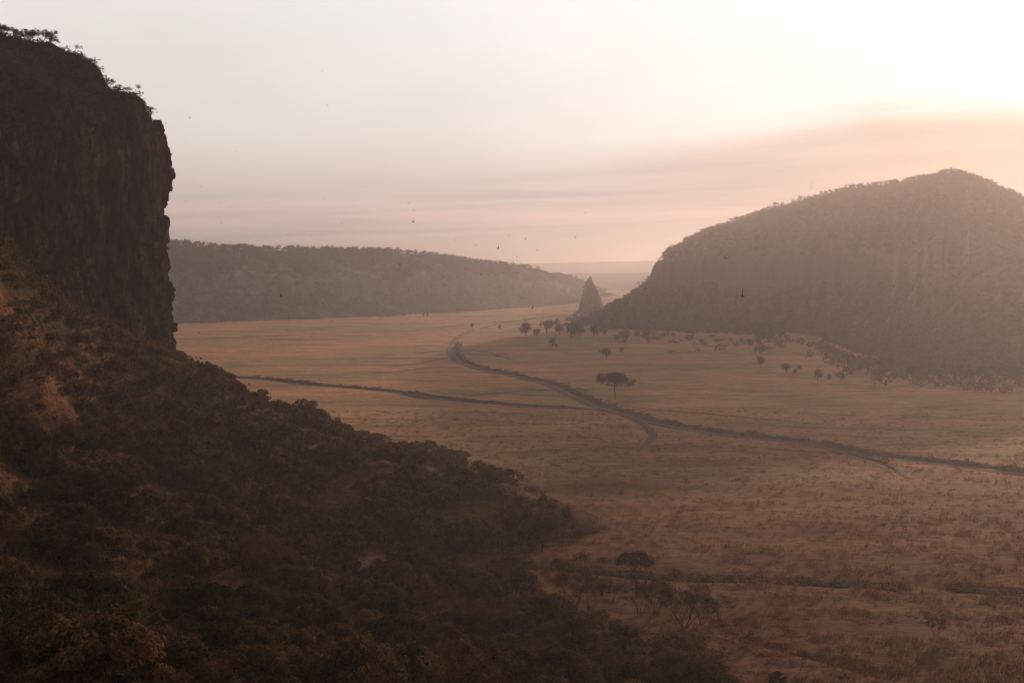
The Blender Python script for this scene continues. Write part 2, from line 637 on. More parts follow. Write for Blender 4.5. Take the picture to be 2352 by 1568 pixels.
DITCH = catmull([dp(*p) for p in [(1180, 1293), (1280, 1297), (1380, 1307), (1450, 1317), (1560, 1323), (1700, 1330), (1850, 1336), (2000, 1342), (2060, 1346)]], 6)
DITCH2 = catmull([dp(*p) for p in [(2200, 1346), (2300, 1352), (2420, 1362), (2600, 1375)]], 6)
DITCH3 = catmull([dp(*p) for p in [(1640, 1425), (1700, 1462), (1780, 1478), (1850, 1496), (1950, 1520), (2050, 1545)]], 6)
FAINT = [catmull([dp(*p) for p in q], 6) for q in (
    [(1430, 926), (1500, 938), (1600, 948), (1750, 960), (1920, 972)],
    [(380, 780), (500, 775), (700, 767), (900, 757), (1060, 745), (1160, 738)],
    [(880, 842), (960, 832), (1020, 822)], [(860, 856), (960, 846), (1060, 842)],
    [(1075, 800), (1130, 810), (1180, 826)], [(700, 752), (900, 742), (1100, 724), (1300, 706)],
    [(860, 764), (1000, 752), (1120, 738)],
    [(870, 815), (950, 808), (1030, 800)], [(1500, 800), (1650, 792), (1850, 776)],
    [(1080, 906), (1200, 896), (1290, 893)], [(950, 907), (975, 914)], [(1130, 921), (1250, 932), (1360, 934)])]


for i_, ln_ in enumerate(FAINT[:10]):
    ROADS['track.%03d' % i_ if i_ else 'track'] = dict(line=ln_, w=1.5, mat='track')


def polydist(x, y, line):
    best = np.full(x.shape, 1e9)
    for i in range(len(line) - 1):
        ax, ay = line[i]
        bx, by = line[i + 1]
        dx, dy = bx - ax, by - ay
        t = np.clip(((x - ax) * dx + (y - ay) * dy) / (dx * dx + dy * dy + 1e-9), 0, 1)
        best = np.minimum(best, np.hypot(x - ax - t * dx, y - ay - t * dy))
    return best


def plain_h(x, y, roads=True):
    d = np.hypot(x, y)
    h = 0.20 * fbm(x / 9.0, y / 6.0, 3, 3) + 0.12 * fbm(x / 2.6, y / 1.7, 11, 2) * (1 - sstep(d, 300, 700))
    h = h + 0.9 * fbm(x / 70.0, y / 45.0, 21, 2)
    h = h * (1 - 0.6 * sstep(d, 900, 1500))
    if roads:
        for r in ROADS.values():
            q = polydist(x, y, r['line'])
            k = 1 - sstep(q, r['w'] * 0.5 + 0.8, r['w'] * 0.5 + 7)
            big = 0.9 * fbm(x / 70.0, y / 45.0, 21, 2)
            h = h * (1 - k) + (big - 0.25) * k
        for ln, dep, w in ((DITCH, 0.8, 1.5), (DITCH2, 0.6, 1.4), (DITCH3, 0.4, 1.0)):
            q = polydist(x, y, ln)
            h = h - dep * np.exp(-(q / w) ** 2)
        for ln in FAINT:
            q = polydist(x, y, ln)
            h = h - 0.35 * np.exp(-(q / 1.8) ** 2)
    return h


def build_plain():
    ang = np.concatenate([np.linspace(-180, -32, 60, endpoint=False), np.linspace(-32, 32, 760, endpoint=False), np.linspace(32, 180, 61)])
    rad = np.concatenate([np.geomspace(20, 110, 24, endpoint=False), np.geomspace(110, 1500, 620, endpoint=False), np.geomspace(1500, 15000, 40)])
    A, R = np.meshgrid(np.radians(ang), rad, indexing='ij')
    x, y = np.sin(A) * R, np.cos(A) * R
    z = plain_h(x, y)
    V = np.stack([x, y, z], -1).reshape(-1, 3)
    me = mesh_np("plain", V, grid_faces(len(ang), len(rad))[:, ::-1], M_PLAIN, True)
    return tag(link("plain", me), kind='structure')


build_plain()


def ribbon(line, w, lift, nacross=5, noise=0.3, seed=0, hfun=None, taper=True):
    line = np.array(line)
    # resample
    seg = np.hypot(*np.diff(line, axis=0).T)
    s = np.concatenate([[0], np.cumsum(seg)])
    n = max(8, int(s[-1] / 2.0))
    ss = np.linspace(0, s[-1], n)
    X, Y = np.interp(ss, s, line[:, 0]), np.interp(ss, s, line[:, 1])
    tx, ty = np.gradient(X), np.gradient(Y)
    ln = np.hypot(tx, ty)
    nx, ny = -ty / ln, tx / ln
    a = np.linspace(-1, 1, nacross)
    wob = 1 + noise * vnoise(ss / 9.0, ss * 0 + seed, 5)
    if taper:
        wob = wob * np.clip(np.minimum(ss, s[-1] - ss) / 22.0, 0.15, 1)
    PX = X[:, None] + nx[:, None] * a[None] * w / 2 * wob[:, None]
    PY = Y[:, None] + ny[:, None] * a[None] * w / 2 * wob[:, None]
    return PX, PY, a, ss, (nx, ny)


for ri_, (name, r) in enumerate(ROADS.items()):
    PX, PY, a, ss, nn = ribbon(r['line'], r['w'], 0.05, 7)
    PZ = 0.9 * fbm(PX / 70.0, PY / 45.0, 21, 2) - 0.25 + 0.14 - 0.10 * np.abs(a)[None, :] ** 3
    PZ = PZ - 0.05 * np.exp(-((np.abs(a)[None, :] - 0.45) / 0.12) ** 2)
    PZ = PZ - 0.008 * ri_
    me = mesh_np(name.split('.')[0], np.stack([PX, PY, PZ], -1).reshape(-1, 3), grid_faces(*PX.shape), M_ROAD if r['mat'] == 'road' else M_TRACK, True)
    tag(link(name.split('.')[0], me), kind='structure')


def bank(name, line, off, width, height, seed, side=None):
    """a low earth bank running along a line, off metres to the far side of it"""
    PX, PY, a, ss, (nx, ny) = ribbon(line, 1.0, 0, 2)
    cx, cy = PX.mean(1), PY.mean(1)
    if side is None:
        sg = np.where(ny > 0, 1.0, -1.0)
        # keep one side along the whole line
        sg = np.full(len(ny), 1.0 if ny[: len(ny) // 2].mean() > 0 else -1.0)
    else:
        sg = np.full(len(ny), side)
    b = np.linspace(0, 1, 9)
    prof = np.sin(np.pi * np.clip(b * 1.05, 0, 1)) ** 0.8
    end = np.clip(np.minimum(ss, ss[-1] - ss) / 30.0, 0, 1)
    q = off + b[None] * width
    X = cx[:, None] + (sg * nx)[:, None] * q
    Y = cy[:, None] + (sg * ny)[:, None] * q
    hh = height * (0.75 + 0.7 * vnoise(ss / 5.0, ss * 0 + 3.3, seed) + 0.35 * vnoise(ss / 1.3, ss * 0 + 7.7, seed)) * end
    Z = 0.9 * fbm(X / 70.0, Y / 45.0, 21, 2) - 0.4 + prof[None] * (hh[:, None] + 0.3) + 0.15 * vnoise(X * 0.8, Y * 0.8, seed + 2)
    me = mesh_np(name, np.stack([X, Y, Z], -1).reshape(-1, 3), grid_faces(*X.shape), M_BANK, True)
    tag(link(name, me), kind='structure')
    return np.stack([X[:, 4], Y[:, 4], Z[:, 4]], -1)


BANKS = []
BANKS.append(bank('road_bank', ROADS['road']['line'][:int(len(ROADS['road']['line']) * 0.78)], 1.9, 3.4, 0.95, 1))
BANKS.append(bank('road_bank', ROADS['side_track']['line'][:-9], 1.6, 2.8, 0.7, 2))
BANKS.append(bank('road_bank', ROADS['spur_track.001']['line'], 1.0, 2.4, 0.5, 3))
BANKS.append(bank('ditch_bank', DITCH, 0.3, 1.5, 0.35, 4))
BANKS.append(bank('ditch_bank', DITCH2, 0.3, 1.5, 0.3, 5))


# ------------------------------------------------------------------ the talus slope under the cliff
CTRL = [  # column, row, distance
    (178, 360, 300), (148, 346, 296), (104, 324, 285), (61, 300, 275), (30, 276, 262), (0, 243, 226), (-60, 222, 205), (-160, 250, 200),
    (225, 386, 285), (268, 405, 275), (305, 431, 265), (362, 452, 252), (435, 466, 236), (510, 495, 218), (545, 520, 212), (566, 537, 209),
    (150, 410, 245), (150, 500, 185), (150, 600, 128), (70, 400, 225), (0, 400, 195), (0, 500, 145), (0, 600, 105), (0, 682, 75),
    (300, 500, 207), (300, 560, 172), (300, 610, 142), (250, 682, 92), (400, 520, 207), (430, 562, 186), (430, 620, 150),
    (500, 682, 118), (560, 620, 157), (640, 640, 150), (600, 682, 128), (480, 545, 202), (-150, 400, 160), (-150, 600, 90),
]
CP = np.array([[*pt(px, D), zat(py, D)] for px, py, D in CTRL] + [
    (-60, 330, 6), (-30, 300, 0), (-90, 345, 16), (20, 240, -2), (-10, 270, -1), (60, 170, -2.5), (40, 205, -1.5), (45, 100, -1), (60, 60, 2),
    (-40, 345, -2), (0, 330, -6), (80, 120, -4), (0, 50, 20), (-60, 25, 34), (0, 12, 30), (60, 20, 10), (20, 40, 15), (-130, 120, 36), (-130, 60, 44),
    (45, 145, -0.8), (-5, 245, -0.8),
], float)


def _tps_fit(P):
    n = len(P)
    d = np.hypot(P[:, None, 0] - P[None, :, 0], P[:, None, 1] - P[None, :, 1]) / 50.0
    K = np.where(d > 0, d * d * np.log(d + 1e-12), 0) + np.eye(n) * 0.02
    Q = np.hstack([np.ones((n, 1)), P[:, :2] / 50.0])
    A = np.block([[K, Q], [Q.T, np.zeros((3, 3))]])
    return np.linalg.solve(A, np.concatenate([P[:, 2], np.zeros(3)]))


TPS = _tps_fit(CP)


def slope_h(x, y, detail=True):
    shp = np.shape(x)
    x, y = np.ravel(x).astype(float), np.ravel(y).astype(float)
    z = np.full(x.shape, TPS[-3]) + TPS[-2] * x / 50 + TPS[-1] * y / 50
    for i, (a, b, _) in enumerate(CP):
        d = np.hypot(x - a, y - b) / 50.0
        z = z + TPS[i] * np.where(d > 0, d * d * np.log(d + 1e-12), 0)
    if detail:
        k = sstep(z, 0, 6)
        z = z + (0.9 * fbm(x / 22, y / 22, 31, 3) + 0.35 * fbm(x / 4, y / 4, 37, 3)) * (0.15 + k)
        # shallow gullies running down the slope
        z = z - 1.2 * np.maximum(0, fbm(x / 16.0, y / 40.0, 41, 2)) * k
    z = z - 1.6 * (1 - sstep(z, -0.2, 2.0))
    return np.maximum(z, -2.5).reshape(shp)


def ground_z(x, y):
    x, y = np.atleast_1d(np.asarray(x, float)), np.atleast_1d(np.asarray(y, float))
    return np.maximum(slope_h(x, y), plain_h(x, y, False))


def build_slope():
    xs = np.arange(-170, 92, 0.75)
    ys = np.arange(6, 372, 0.75)
    X, Y = np.meshgrid(xs, ys, indexing='ij')
    Z = slope_h(X, Y)
    me = mesh_np("slope", np.stack([X, Y, Z], -1).reshape(-1, 3), grid_faces(len(xs), len(ys)), M_SLOPE, True)
    return tag(link("slope", me), kind='structure')


build_slope()


# ------------------------------------------------------------------ the cliff
# plan of the foot: comes past the left of the frame, a buttress, the face, the nose, then back out of sight
FOOT = catmull([(-70, 150), (-84, 190), (-86, 218), (-88, 240), (-97, 254), (-94, 268), (-85, 284), (-78, 295), (-72.2, 302.5), (-71.0, 304.5), (-73.0, 306.0), (-84, 311), (-110, 322), (-150, 352), (-200, 360)], 14)
# right-hand profile of the nose measured from the photograph: row, column
PROF = [(815, 412), (760, 405), (700, 400), (650, 390), (600, 388), (575, 380), (540, 375), (500, 385), (450, 378), (400, 385), (370, 382), (330, 375), (300, 362), (270, 352), (240, 340),
        (228, 325), (220, 300), (205, 250), (195, 235), (180, 222), (160, 210), (142, 195), (126, 160), (118, 130), (104, 100), (94, 60), (84, 0), (70, -120), (50, -300), (20, -700)]


def build_cliff():
    line = FOOT
    seg = np.hypot(*np.diff(line, axis=0).T)
    s = np.concatenate([[0], np.cumsum(seg)])
    nu = 900
    su = np.linspace(0, s[-1], nu)
    bx, by = np.interp(su, s, line[:, 0]), np.interp(su, s, line[:, 1])
    k = np.ones(21) / 21
    tx, ty = np.gradient(bx), np.gradient(by)
    tx = np.convolve(np.pad(tx, 10, 'edge'), k, 'valid')
    ty = np.convolve(np.pad(ty, 10, 'edge'), k, 'valid')
    ln = np.hypot(tx, ty)
    nx, ny = ty / ln, -tx / ln          # outward (to the right of travel)
    D0 = 303.0
    rows = np.array([r for r, c in PROF], float) * S
    cols = np.array([c for r, c in PROF], float) * S
    pz = CAMZ + (HOR - rows) / F * D0
    pinset = (cols[0] - cols) / F * D0
    # parameter along the profile
    ps = np.concatenate([[0], np.cumsum(np.hypot(np.diff(pz), np.diff(pinset)))])
    nv = 520
    v = np.linspace(0, ps[-1], nv)
    zz, ins = np.interp(v, ps, pz), np.interp(v, ps, pinset)
    # foot: go well below the talus
    zz = np.concatenate([[zz[0] - 26, zz[0] - 14, zz[0] - 6], zz])
    ins = np.concatenate([[-4, -2, -0.5], ins])
    nv = len(zz)
    Sg, Zg = np.meshgrid(su, zz, indexing='ij')
    Ig = np.broadcast_to(ins[None, :], Sg.shape).copy()
    # small steps of the profile belong to the nose; elsewhere they follow their own noise
    nose = s[np.argmin(np.hypot(line[:, 0] + 71.5, line[:, 1] - 303))]
    wn = np.exp(-((Sg - nose) / np.where(Sg < nose, 30.0, 5.0)) ** 2)
    smooth_ins = np.interp(zz, [10, 23, 40, 52, 62, 70, 76, 79, 85, 87.5, 90, 92, 110], [-2, 0, 1.5, 3.5, 5.0, 6.5, 8.5, 16, 21.5, 28, 38, 48, 110])
    Ig = Ig * wn + smooth_ins[None, :] * (1 - wn)
    # gully left of the face, buttress near the frame edge
    near = sstep(Sg, nose - 30, nose - 62)
    Ig = Ig + near * (1.0 * np.clip((Zg - 30) / 14, 0, 3.0))
    # blocky columnar relief
    up = sstep(Zg, 70, 84)
    A = Sg + 1.5 * vnoise(Sg / 6, Zg / 10, 71)
    B = Zg + 0.30 * Sg
    d1, v1, ox1, oy1 = worley(A / 5.0, B / 16.0, 61)
    d2, v2, ox2, oy2 = worley(A / 1.7, B / 6.0, 62)
    d3, v3, ox3, oy3 = worley(A / 0.75, B / 2.4, 63)
    rel = 3.4 * (v1 - 0.5) + (v1 - 0.5) * ox1 * 7.0 + (hash2(np.floor(v1 * 991), v1 * 0, 8) - 0.5) * oy1 * 5.0 + 1.9 * (v2 - 0.5) + (hash2(np.floor(v2 * 997), v2 * 0, 5) - 0.5) * ox2 * 3.4 + (hash2(np.floor(v2 * 983), v2 * 0, 9) - 0.5) * oy2 * 2.2 - 0.35 * d2
    rel = rel + 0.75 * (v3 - 0.5) + (v3 - 0.5) * ox3 * 1.6
    soft = 3.2 * fbm(Sg / 20, Zg / 22, 64, 4) + 0.9 * fbm(Sg / 3, Zg / 2.2, 66, 3)
    disp = 1.0 * rel * (1 - 0.55 * up) * (0.7 + 0.3 * (1 - wn)) + soft * (0.45 + 0.8 * up) * (1 - 0.35 * wn)
    disp = disp - 1.3 + 3.0 * fbm(Sg / 16, Zg / 60, 73, 2) * (1 - wn)
    O = disp - Ig
    X = bx[:, None] + nx[:, None] * O
    Y = by[:, None] + ny[:, None] * O
    # keep the upper shoulder from folding over itself: past the rim move along one direction only
    m = np.clip(Ig - 9.0, 0, None)
    X = X + nx[:, None] * m - m * 0.93
    Y = Y + ny[:, None] * m + m * 0.30
    Z = Zg + 0.5 * fbm(Sg / 4, Zg / 4, 68, 3) + up * 1.2 * fbm(Sg / 12, Ig / 9, 69, 3)
    V = np.stack([X, Y, Z], -1)
    me = mesh_np("cliff", V.reshape(-1, 3), grid_faces(nu, nv), M_CLIFF, False)
    o = tag(link("cliff", me), kind='structure')
    return V, su, nose


CLIFF_V, CLIFF_S, NOSE_S = build_cliff()


# ------------------------------------------------------------------ hills
def ridge_hill(name, ridge, base, mat, cliff_w, cz=(30, 50), back=320, nu=420, nv=220, seed=0, bulge=1.25, amp=3.0, gully=3.0):
    """ridge: (px, row, D); base: (px, D) -- one per ridge point"""
    R = np.array([[*pt(p, D), zat(r, D)] for p, r, D in ridge])
    B = np.array([pt(p, D) for p, D in base])
    n = len(R)
    t = np.linspace(0, n - 1, nu)
    k = np.arange(n)
    rx, ry, rz = (np.interp(t, k, R[:, i]) for i in range(3))
    bx, by = (np.interp(t, k, B[:, i]) for i in range(2))
    ker = np.hanning(15)
    ker /= ker.sum()
    sm = lambda a: np.convolve(np.pad(a, 7, 'edge'), ker, 'valid')
    bx, by, rx, ry = map(sm, (bx, by, rx, ry))
    sfull = np.concatenate([np.linspace(0, 1, int(nv * 0.78), endpoint=False), np.linspace(1, 1.5, nv - int(nv * 0.78))])
    T, Sg = np.meshgrid(t, sfull, indexing='ij')
    RX, RY, RZ = (a[:, None] * np.ones_like(Sg) for a in (rx, ry, rz))
    BX, BY = bx[:, None], by[:, None]
    f = np.clip(Sg, 0, 1)
    X = BX + (RX - BX) * Sg
    Y = BY + (RY - BY) * Sg
    bk = np.clip(Sg - 1, 0, None) / 0.5
    Y = np.where(Sg > 1, RY + bk * back, Y)
    X = np.where(Sg > 1, RX + bk * back * 0.15, X)
    w = np.interp(t, k, cliff_w)[:, None]
    plain_prof = 1 - (1 - f) ** bulge
    plain_prof = plain_prof * (0.35 + 0.65 * sstep(f, 0, 0.5)) if bulge > 1 else plain_prof
    z0, z1 = cz
    zc1 = np.minimum(z1, RZ * 0.93)
    zc0 = np.minimum(z0, RZ * 0.55)
    u1 = np.clip(f / 0.50, 0, 1)
    u2 = np.clip((f - 0.50) / 0.035, 0, 1)
    u3 = np.clip((f - 0.535) / 0.465, 0, 1)
    cl = zc0 * u1 ** 1.35 + (zc1 - zc0) * sstep(u2, 0, 1) + (RZ - zc1) * (1 - (1 - u3) ** 1.15)
    Z = RZ * plain_prof * (1 - w) + cl * w
    Z = np.where(Sg > 1, RZ * (1 - sstep(bk, 0, 1)), Z)
    env = np.sin(np.pi * np.clip(f, 0, 1)) ** 0.7 * (Sg <= 1)
    Z = Z + env * (amp * fbm(X / 40, Y / 40, seed, 4) - gully * np.abs(fbm(T * 1.4 + 0.2 * Sg, Sg * 0.8, seed + 9, 3)))
    Z = Z + 0.8 * fbm(X / 12, Y / 12, seed + 20, 3) * np.clip(RZ / 10, 0, 1) - 0.8
    V = np.stack([X, Y, Z], -1)
    me = mesh_np(name, V.reshape(-1, 3), grid_faces(*X.shape), mat, True)
    o = link(name, me)
    tag(o, kind='structure')
    return V


RIDGE_R = [(545, 324, 1120), (575, 318, 1140), (602, 309, 1130), (632, 292, 1110), (657, 276, 1100), (665, 259, 1095), (674, 249, 1090), (697, 234, 1080), (731, 221, 1060), (762, 210, 1040),
           (805, 198, 1010), (849, 187, 980), (892, 182, 950), (927, 176, 930), (956, 170, 910), (988, 183, 890), (1024, 197, 870), (1100, 212, 850), (1200, 222, 830), (1330, 236, 810), (1500, 256, 790), (1700, 290, 780)]
BASE_R = [(548, 1010), (560, 1000), (590, 995), (610, 985), (625, 980), (640, 985), (655, 985), (675, 975), (700, 965), (735, 945), (775, 915), (815, 850), (850, 690), (895, 590), (935, 545),
          (980, 525), (1030, 515), (1110, 505), (1230, 500), (1380, 490), (1560, 480), (1760, 480)]
CW_R = [0, 0, 0, 0.1, 0.5, 1, 1, 1, 1, 1, 1, 0.9, 0.6, 0.25, 0.1, 0, 0, 0, 0, 0, 0, 0]
HR = ridge_hill("hill", RIDGE_R, BASE_R, M_HILLR, CW_R, (31, 52), seed=200, amp=8, gully=11)
RIDGE_L = [(-60, 215, 1080), (60, 228, 1150), (165, 243, 1250), (217, 247, 1290), (261, 249, 1330), (326, 250, 1390), (392, 251, 1450), (435, 256, 1500), (479, 262, 1560), (522, 267, 1650),
           (540, 273, 1700), (566, 277, 1800), (586, 284, 1900), (602, 292, 2000)]
BASE_L = [(-60, 960), (60, 985), (150, 1030), (195, 1060), (240, 1090), (300, 1130), (365, 1190), (410, 1260), (455, 1330), (500, 1440), (520, 1490), (545, 1570), (570, 1680), (590, 1800)]
CW_L = [0.2, 0.2, 0.3, 0.4, 0.6, 0.8, 0.9, 0.9, 0.9, 0.9, 0.8, 0.7, 0.5, 0.3]
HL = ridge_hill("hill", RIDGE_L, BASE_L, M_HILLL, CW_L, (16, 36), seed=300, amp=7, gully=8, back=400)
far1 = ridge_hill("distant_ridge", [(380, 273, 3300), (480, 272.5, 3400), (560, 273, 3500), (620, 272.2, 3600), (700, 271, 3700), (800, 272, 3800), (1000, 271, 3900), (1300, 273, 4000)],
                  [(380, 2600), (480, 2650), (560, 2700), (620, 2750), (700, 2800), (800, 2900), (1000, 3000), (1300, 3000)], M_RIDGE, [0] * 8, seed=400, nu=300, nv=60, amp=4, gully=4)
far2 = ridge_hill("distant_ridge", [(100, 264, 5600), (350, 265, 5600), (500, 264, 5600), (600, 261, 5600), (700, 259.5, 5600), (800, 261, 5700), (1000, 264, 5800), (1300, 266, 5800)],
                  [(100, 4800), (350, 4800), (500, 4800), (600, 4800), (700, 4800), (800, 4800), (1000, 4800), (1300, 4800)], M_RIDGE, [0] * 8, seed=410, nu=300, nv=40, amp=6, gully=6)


# ------------------------------------------------------------------ the rock tower in the gap
def build_tower():
    D = 1290.0
    prof = [(722, 1326, 1396), (712, 1331, 1391), (700, 1333, 1386), (680, 1336, 1378), (664, 1340, 1371), (655, 1342, 1366), (645, 1347, 1361), (638, 1352, 1359), (633, 1355.5, 1357.5)]
    rows = np.array([p[0] for p in prof]) * S
    lx = (np.array([p[1] for p in prof]) * S - 512) / F * D
    rx = (np.array([p[2] for p in prof]) * S - 512) / F * D
    zs = CAMZ + (HOR - rows) / F * D
    nz_, na = 110, 120
    v = np.linspace(0, 1, nz_)
    Z = zs[0] + (zs[-1] - zs[0]) * v
    lx, rx = np.interp(Z, zs, lx), np.interp(Z, zs, rx)
    a = np.linspace(0, 2 * np.pi, na)
    c = (lx + rx) / 2
    r = (rx - lx) / 2
    A, ZZ = np.meshgrid(a, Z, indexing='ij')
    d, val, ox, oy = worley(A / (2 * np.pi) * 14, ZZ / 9, 88)
    seam = np.minimum(A, 2 * np.pi - A)
    k = 1 + (0.22 * (val - 0.5) + 0.12 * fbm(A * 3, ZZ / 3, 89, 3)) * sstep(seam, 0, 0.4)
    ca, sa = np.cos(A - np.pi / 2 * 0 + np.pi / 2), np.sin(A + np.pi / 2)
    X = c[None] + ca * r[None] * k
    Y = D + sa * r[None] * 1.25 * k
    ZZ = ZZ + 0.5 * fbm(A * 4, ZZ / 2, 90, 2) * sstep(seam, 0, 0.4)
    V = np.stack([X, Y, ZZ], -1)
    base = Vector((float(c[0]), D, float(Z[0])))
    V = V - np.array(base)
    Fc = grid_faces(na, nz_)
    me = mesh_np("rock_tower", V.reshape(-1, 3), Fc, M_TOWER, False)
    o = link("rock_tower", me)
    o.location = base
    tag(o, "tall pointed rock tower standing alone in the gap between the two hills", "rock tower")


build_tower()


# ------------------------------------------------------------------ plants
def leaf_quads(P, size, rng, flat=0.0, elong=1.0):
    """one small quad at each point, turned at random; returns vertices (4n,3)"""
    n = len(P)
    a = rng.normal(size=(n, 3))
    a[:, 2] *= (1 - flat)
    a /= np.linalg.norm(a, axis=1)[:, None]
    b = rng.normal(size=(n, 3))
    b[:, 2] *= (1 - flat)
    b -= a * (a * b).sum(1)[:, None]
    b /= np.linalg.norm(b, axis=1)[:, None] + 1e-9
    s = size * rng.uniform(0.6, 1.35, n)[:, None] * 0.5
    a, b = a * s * elong, b * s * 0.7
    # a kite rather than a square
    V = np.stack([P - a, P + b * 0.9 + a * 0.1, P + a * 1.1, P - b * 0.9 - a * 0.1], 1)
    return V.reshape(-1, 3)


def tubes(segs, sides=5):
    """segs: list of (p0, r0, p1, r1) -> vertices, quads"""
    VV, FF = [], []
    base = 0
    ang = np.linspace(0, 2 * np.pi, sides, endpoint=False)
    for p0, r0, p1, r1 in segs:
        p0, p1 = np.array(p0, float), np.array(p1, float)
        d = p1 - p0
        d /= np.linalg.norm(d) + 1e-9
        u = np.cross(d, [0.3, 0.1, 0.95] if abs(d[2]) < 0.9 else [1, 0, 0])
        u /= np.linalg.norm(u)
        w = np.cross(d, u)
        ring = np.cos(ang)[:, None] * u + np.sin(ang)[:, None] * w
        VV.append(p0 + ring * r0)
        VV.append(p1 + ring * r1)
        for i in range(sides):
            j = (i + 1) % sides
            FF.append((base + i, base + j, base + sides + j, base + sides + i))
        base += 2 * sides
    return np.vstack(VV), np.array(FF)


def grow(rng, p, d, length, r, depth, maxd, segs, tips, up=0.15, spread=0.55, kids=(2, 3)):
    p = np.array(p, float)
    d = np.array(d, float)
    n = 3
    for i in range(n):
        d = d + rng.normal(0, 0.13, 3) + np.array([0, 0, up * 0.2])
        d /= np.linalg.norm(d)
        q = p + d * length / n
        r1 = r * 0.88
        segs.append((p, r, q, r1))
        p, r = q, r1
        if depth >= maxd - 1 and i > 0:
            tips.append(q)
    if depth >= maxd:
        tips.append(p)
        return
    for k in range(rng.integers(kids[0], kids[1] + 1)):
        dd = d + rng.normal(0, spread, 3)
        dd[2] = dd[2] * 0.7 + up
        dd /= np.linalg.norm(dd)
        grow(rng, p, dd, length * rng.uniform(0.6, 0.85), r * 0.68, depth + 1, maxd, segs, tips, up, spread, kids)


def shrub_arrays(seed, h=4.0, stems=5, leaves=3200, leaf=0.17, clump=0.42, maxd=3, lean=0.75, spread=0.55, up=0.18, trunk_r=0.09, fill=0.25, wide=1.0):
    """multi-stemmed shrub, base at the origin, height about h"""
    rng = np.random.default_rng(seed)
    segs, tips = [], []
    for i in range(stems):
        a = 2 * np.pi * (i + rng.uniform(-0.3, 0.3)) / stems
        d = np.array([np.cos(a) * lean * wide, np.sin(a) * lean * wide, 1.0])
        d /= np.linalg.norm(d)
        grow(rng, (np.cos(a) * 0.12, np.sin(a) * 0.12, -0.15), d, h * rng.uniform(0.30, 0.42), trunk_r * rng.uniform(0.7, 1.1), 0, maxd, segs, tips, up, spread)
    tips = np.array(tips)
    sc_ = h / (np.percentile(tips[:, 2], 97) + clump * 0.6)
    tips = tips * [sc_ * wide, sc_ * wide, sc_]
    segs = [(np.array(a) * [sc_ * wide, sc_ * wide, sc_], r, np.array(b) * [sc_ * wide, sc_ * wide, sc_], q) for a, r, b, q in segs]
    tw = rng.uniform(0.35, 1.6, len(tips))
    tw = tw / tw.sum()
    idx = rng.choice(len(tips), leaves, p=tw)
    P = tips[idx] + rng.normal(0, clump * 0.55, (leaves, 3)) * np.array([1, 1, 0.75])
    low = P[:, 2] < h * 0.28
    P[low, 2] += h * 0.28
    return P, segs, leaf, rng


def join_leaves(P, leaf, rng, flat=0.0, elong=1.0):
    V = leaf_quads(P, leaf, rng, flat, elong)
    Fc = np.arange(len(V)).reshape(-1, 4)
    return V, Fc


def plant_meshes(name_c, name_t, P, segs, leaf, rng, mleaf, flat=0.0, elong=1.0):
    V, Fc = join_leaves(P, leaf, rng, flat, elong)
    mc = mesh_np(name_c, V, Fc, mleaf)
    Vt, Ft = tubes(segs)
    mt = mesh_np(name_t, Vt, Ft, M_BARK, True)
    return mc, mt


def shell_crown(rng, h, w, nblob, per, base=0.34, rb=(0.42, 0.78), squash=0.8):
    """leaf positions and leaf facing on the outside of many small leafy blobs that together make a dome"""
    P, Nn = [], []
    for b in range(nblob):
        a = rng.uniform(0, 2 * np.pi)
        u = rng.uniform(0, 1) ** 0.6
        rr = w * 0.5 * u
        top = h * (base + (1 - base) * math.sqrt(max(0.0, 1 - (u * 0.93) ** 2)))
        lo = h * (base + 0.10)
        z = top - rng.uniform(0, 1) ** 2.2 * max(0.05, top - lo) - 0.35
        r = rng.uniform(*rb)
        d = rng.normal(size=(per, 3))
        d[:, 2] = d[:, 2] * 0.8 + 0.25
        d /= np.linalg.norm(d, axis=1)[:, None]
        k = r * rng.uniform(0.70, 1.12, per)[:, None]
        P.append(np.array([math.cos(a) * rr, math.sin(a) * rr, z]) + d * k * [1, 1, squash])
        Nn.append(d)
    return np.vstack(P), np.vstack(Nn)


def facing_quads(P, Nn, size, rng, jit=0.6, elong=1.2):
    n = len(P)
    nn = Nn + rng.normal(0, jit, (n, 3))
    nn /= np.linalg.norm(nn, axis=1)[:, None]
    a = np.cross(nn, rng.normal(size=(n, 3)))
    a /= np.linalg.norm(a, axis=1)[:, None] + 1e-9
    b = np.cross(nn, a)
    s = size * rng.uniform(0.6, 1.35, n)[:, None] * 0.5
    a, b = a * s * elong, b * s * 0.75
    return np.stack([P - a, P + b * 0.9 + a * 0.1, P + a * 1.1, P - b * 0.9 - a * 0.1], 1).reshape(-1, 3)


SHRUBS, THORNS = [], []
for i in range(7):
    rr = np.random.default_rng(100 + i)
    P, segs, leaf, rng = shrub_arrays(500 + i, 4.0, stems=int(rr.integers(4, 8)), leaves=5200, leaf=0.20, clump=0.34, wide=rr.uniform(0.85, 1.25), lean=rr.uniform(0.5, 0.9))
    P, Nn = shell_crown(rr, 4.0, rr.uniform(4.2, 5.6), int(rr.integers(26, 40)), 170, rb=(0.40, 0.75))
    V_ = facing_quads(P, Nn, 0.19, rr)
    mt_ = plant_meshes('crown', 'trunk', P[:8], segs, leaf, rng, M_BUSH)[1]
    SHRUBS.append((mesh_np('crown', V_, np.arange(len(V_)).reshape(-1, 4), M_BUSH), mt_))
for i in range(3):
    P, segs, leaf, rng = shrub_arrays(700 + i, 4.0, stems=6, leaves=3600, leaf=0.11, clump=0.30, maxd=4, lean=0.65, spread=0.42, up=0.30, trunk_r=0.06)
    THORNS.append(plant_meshes('crown', 'trunk', P, segs, leaf, rng, M_THORN, 0, 1.6))

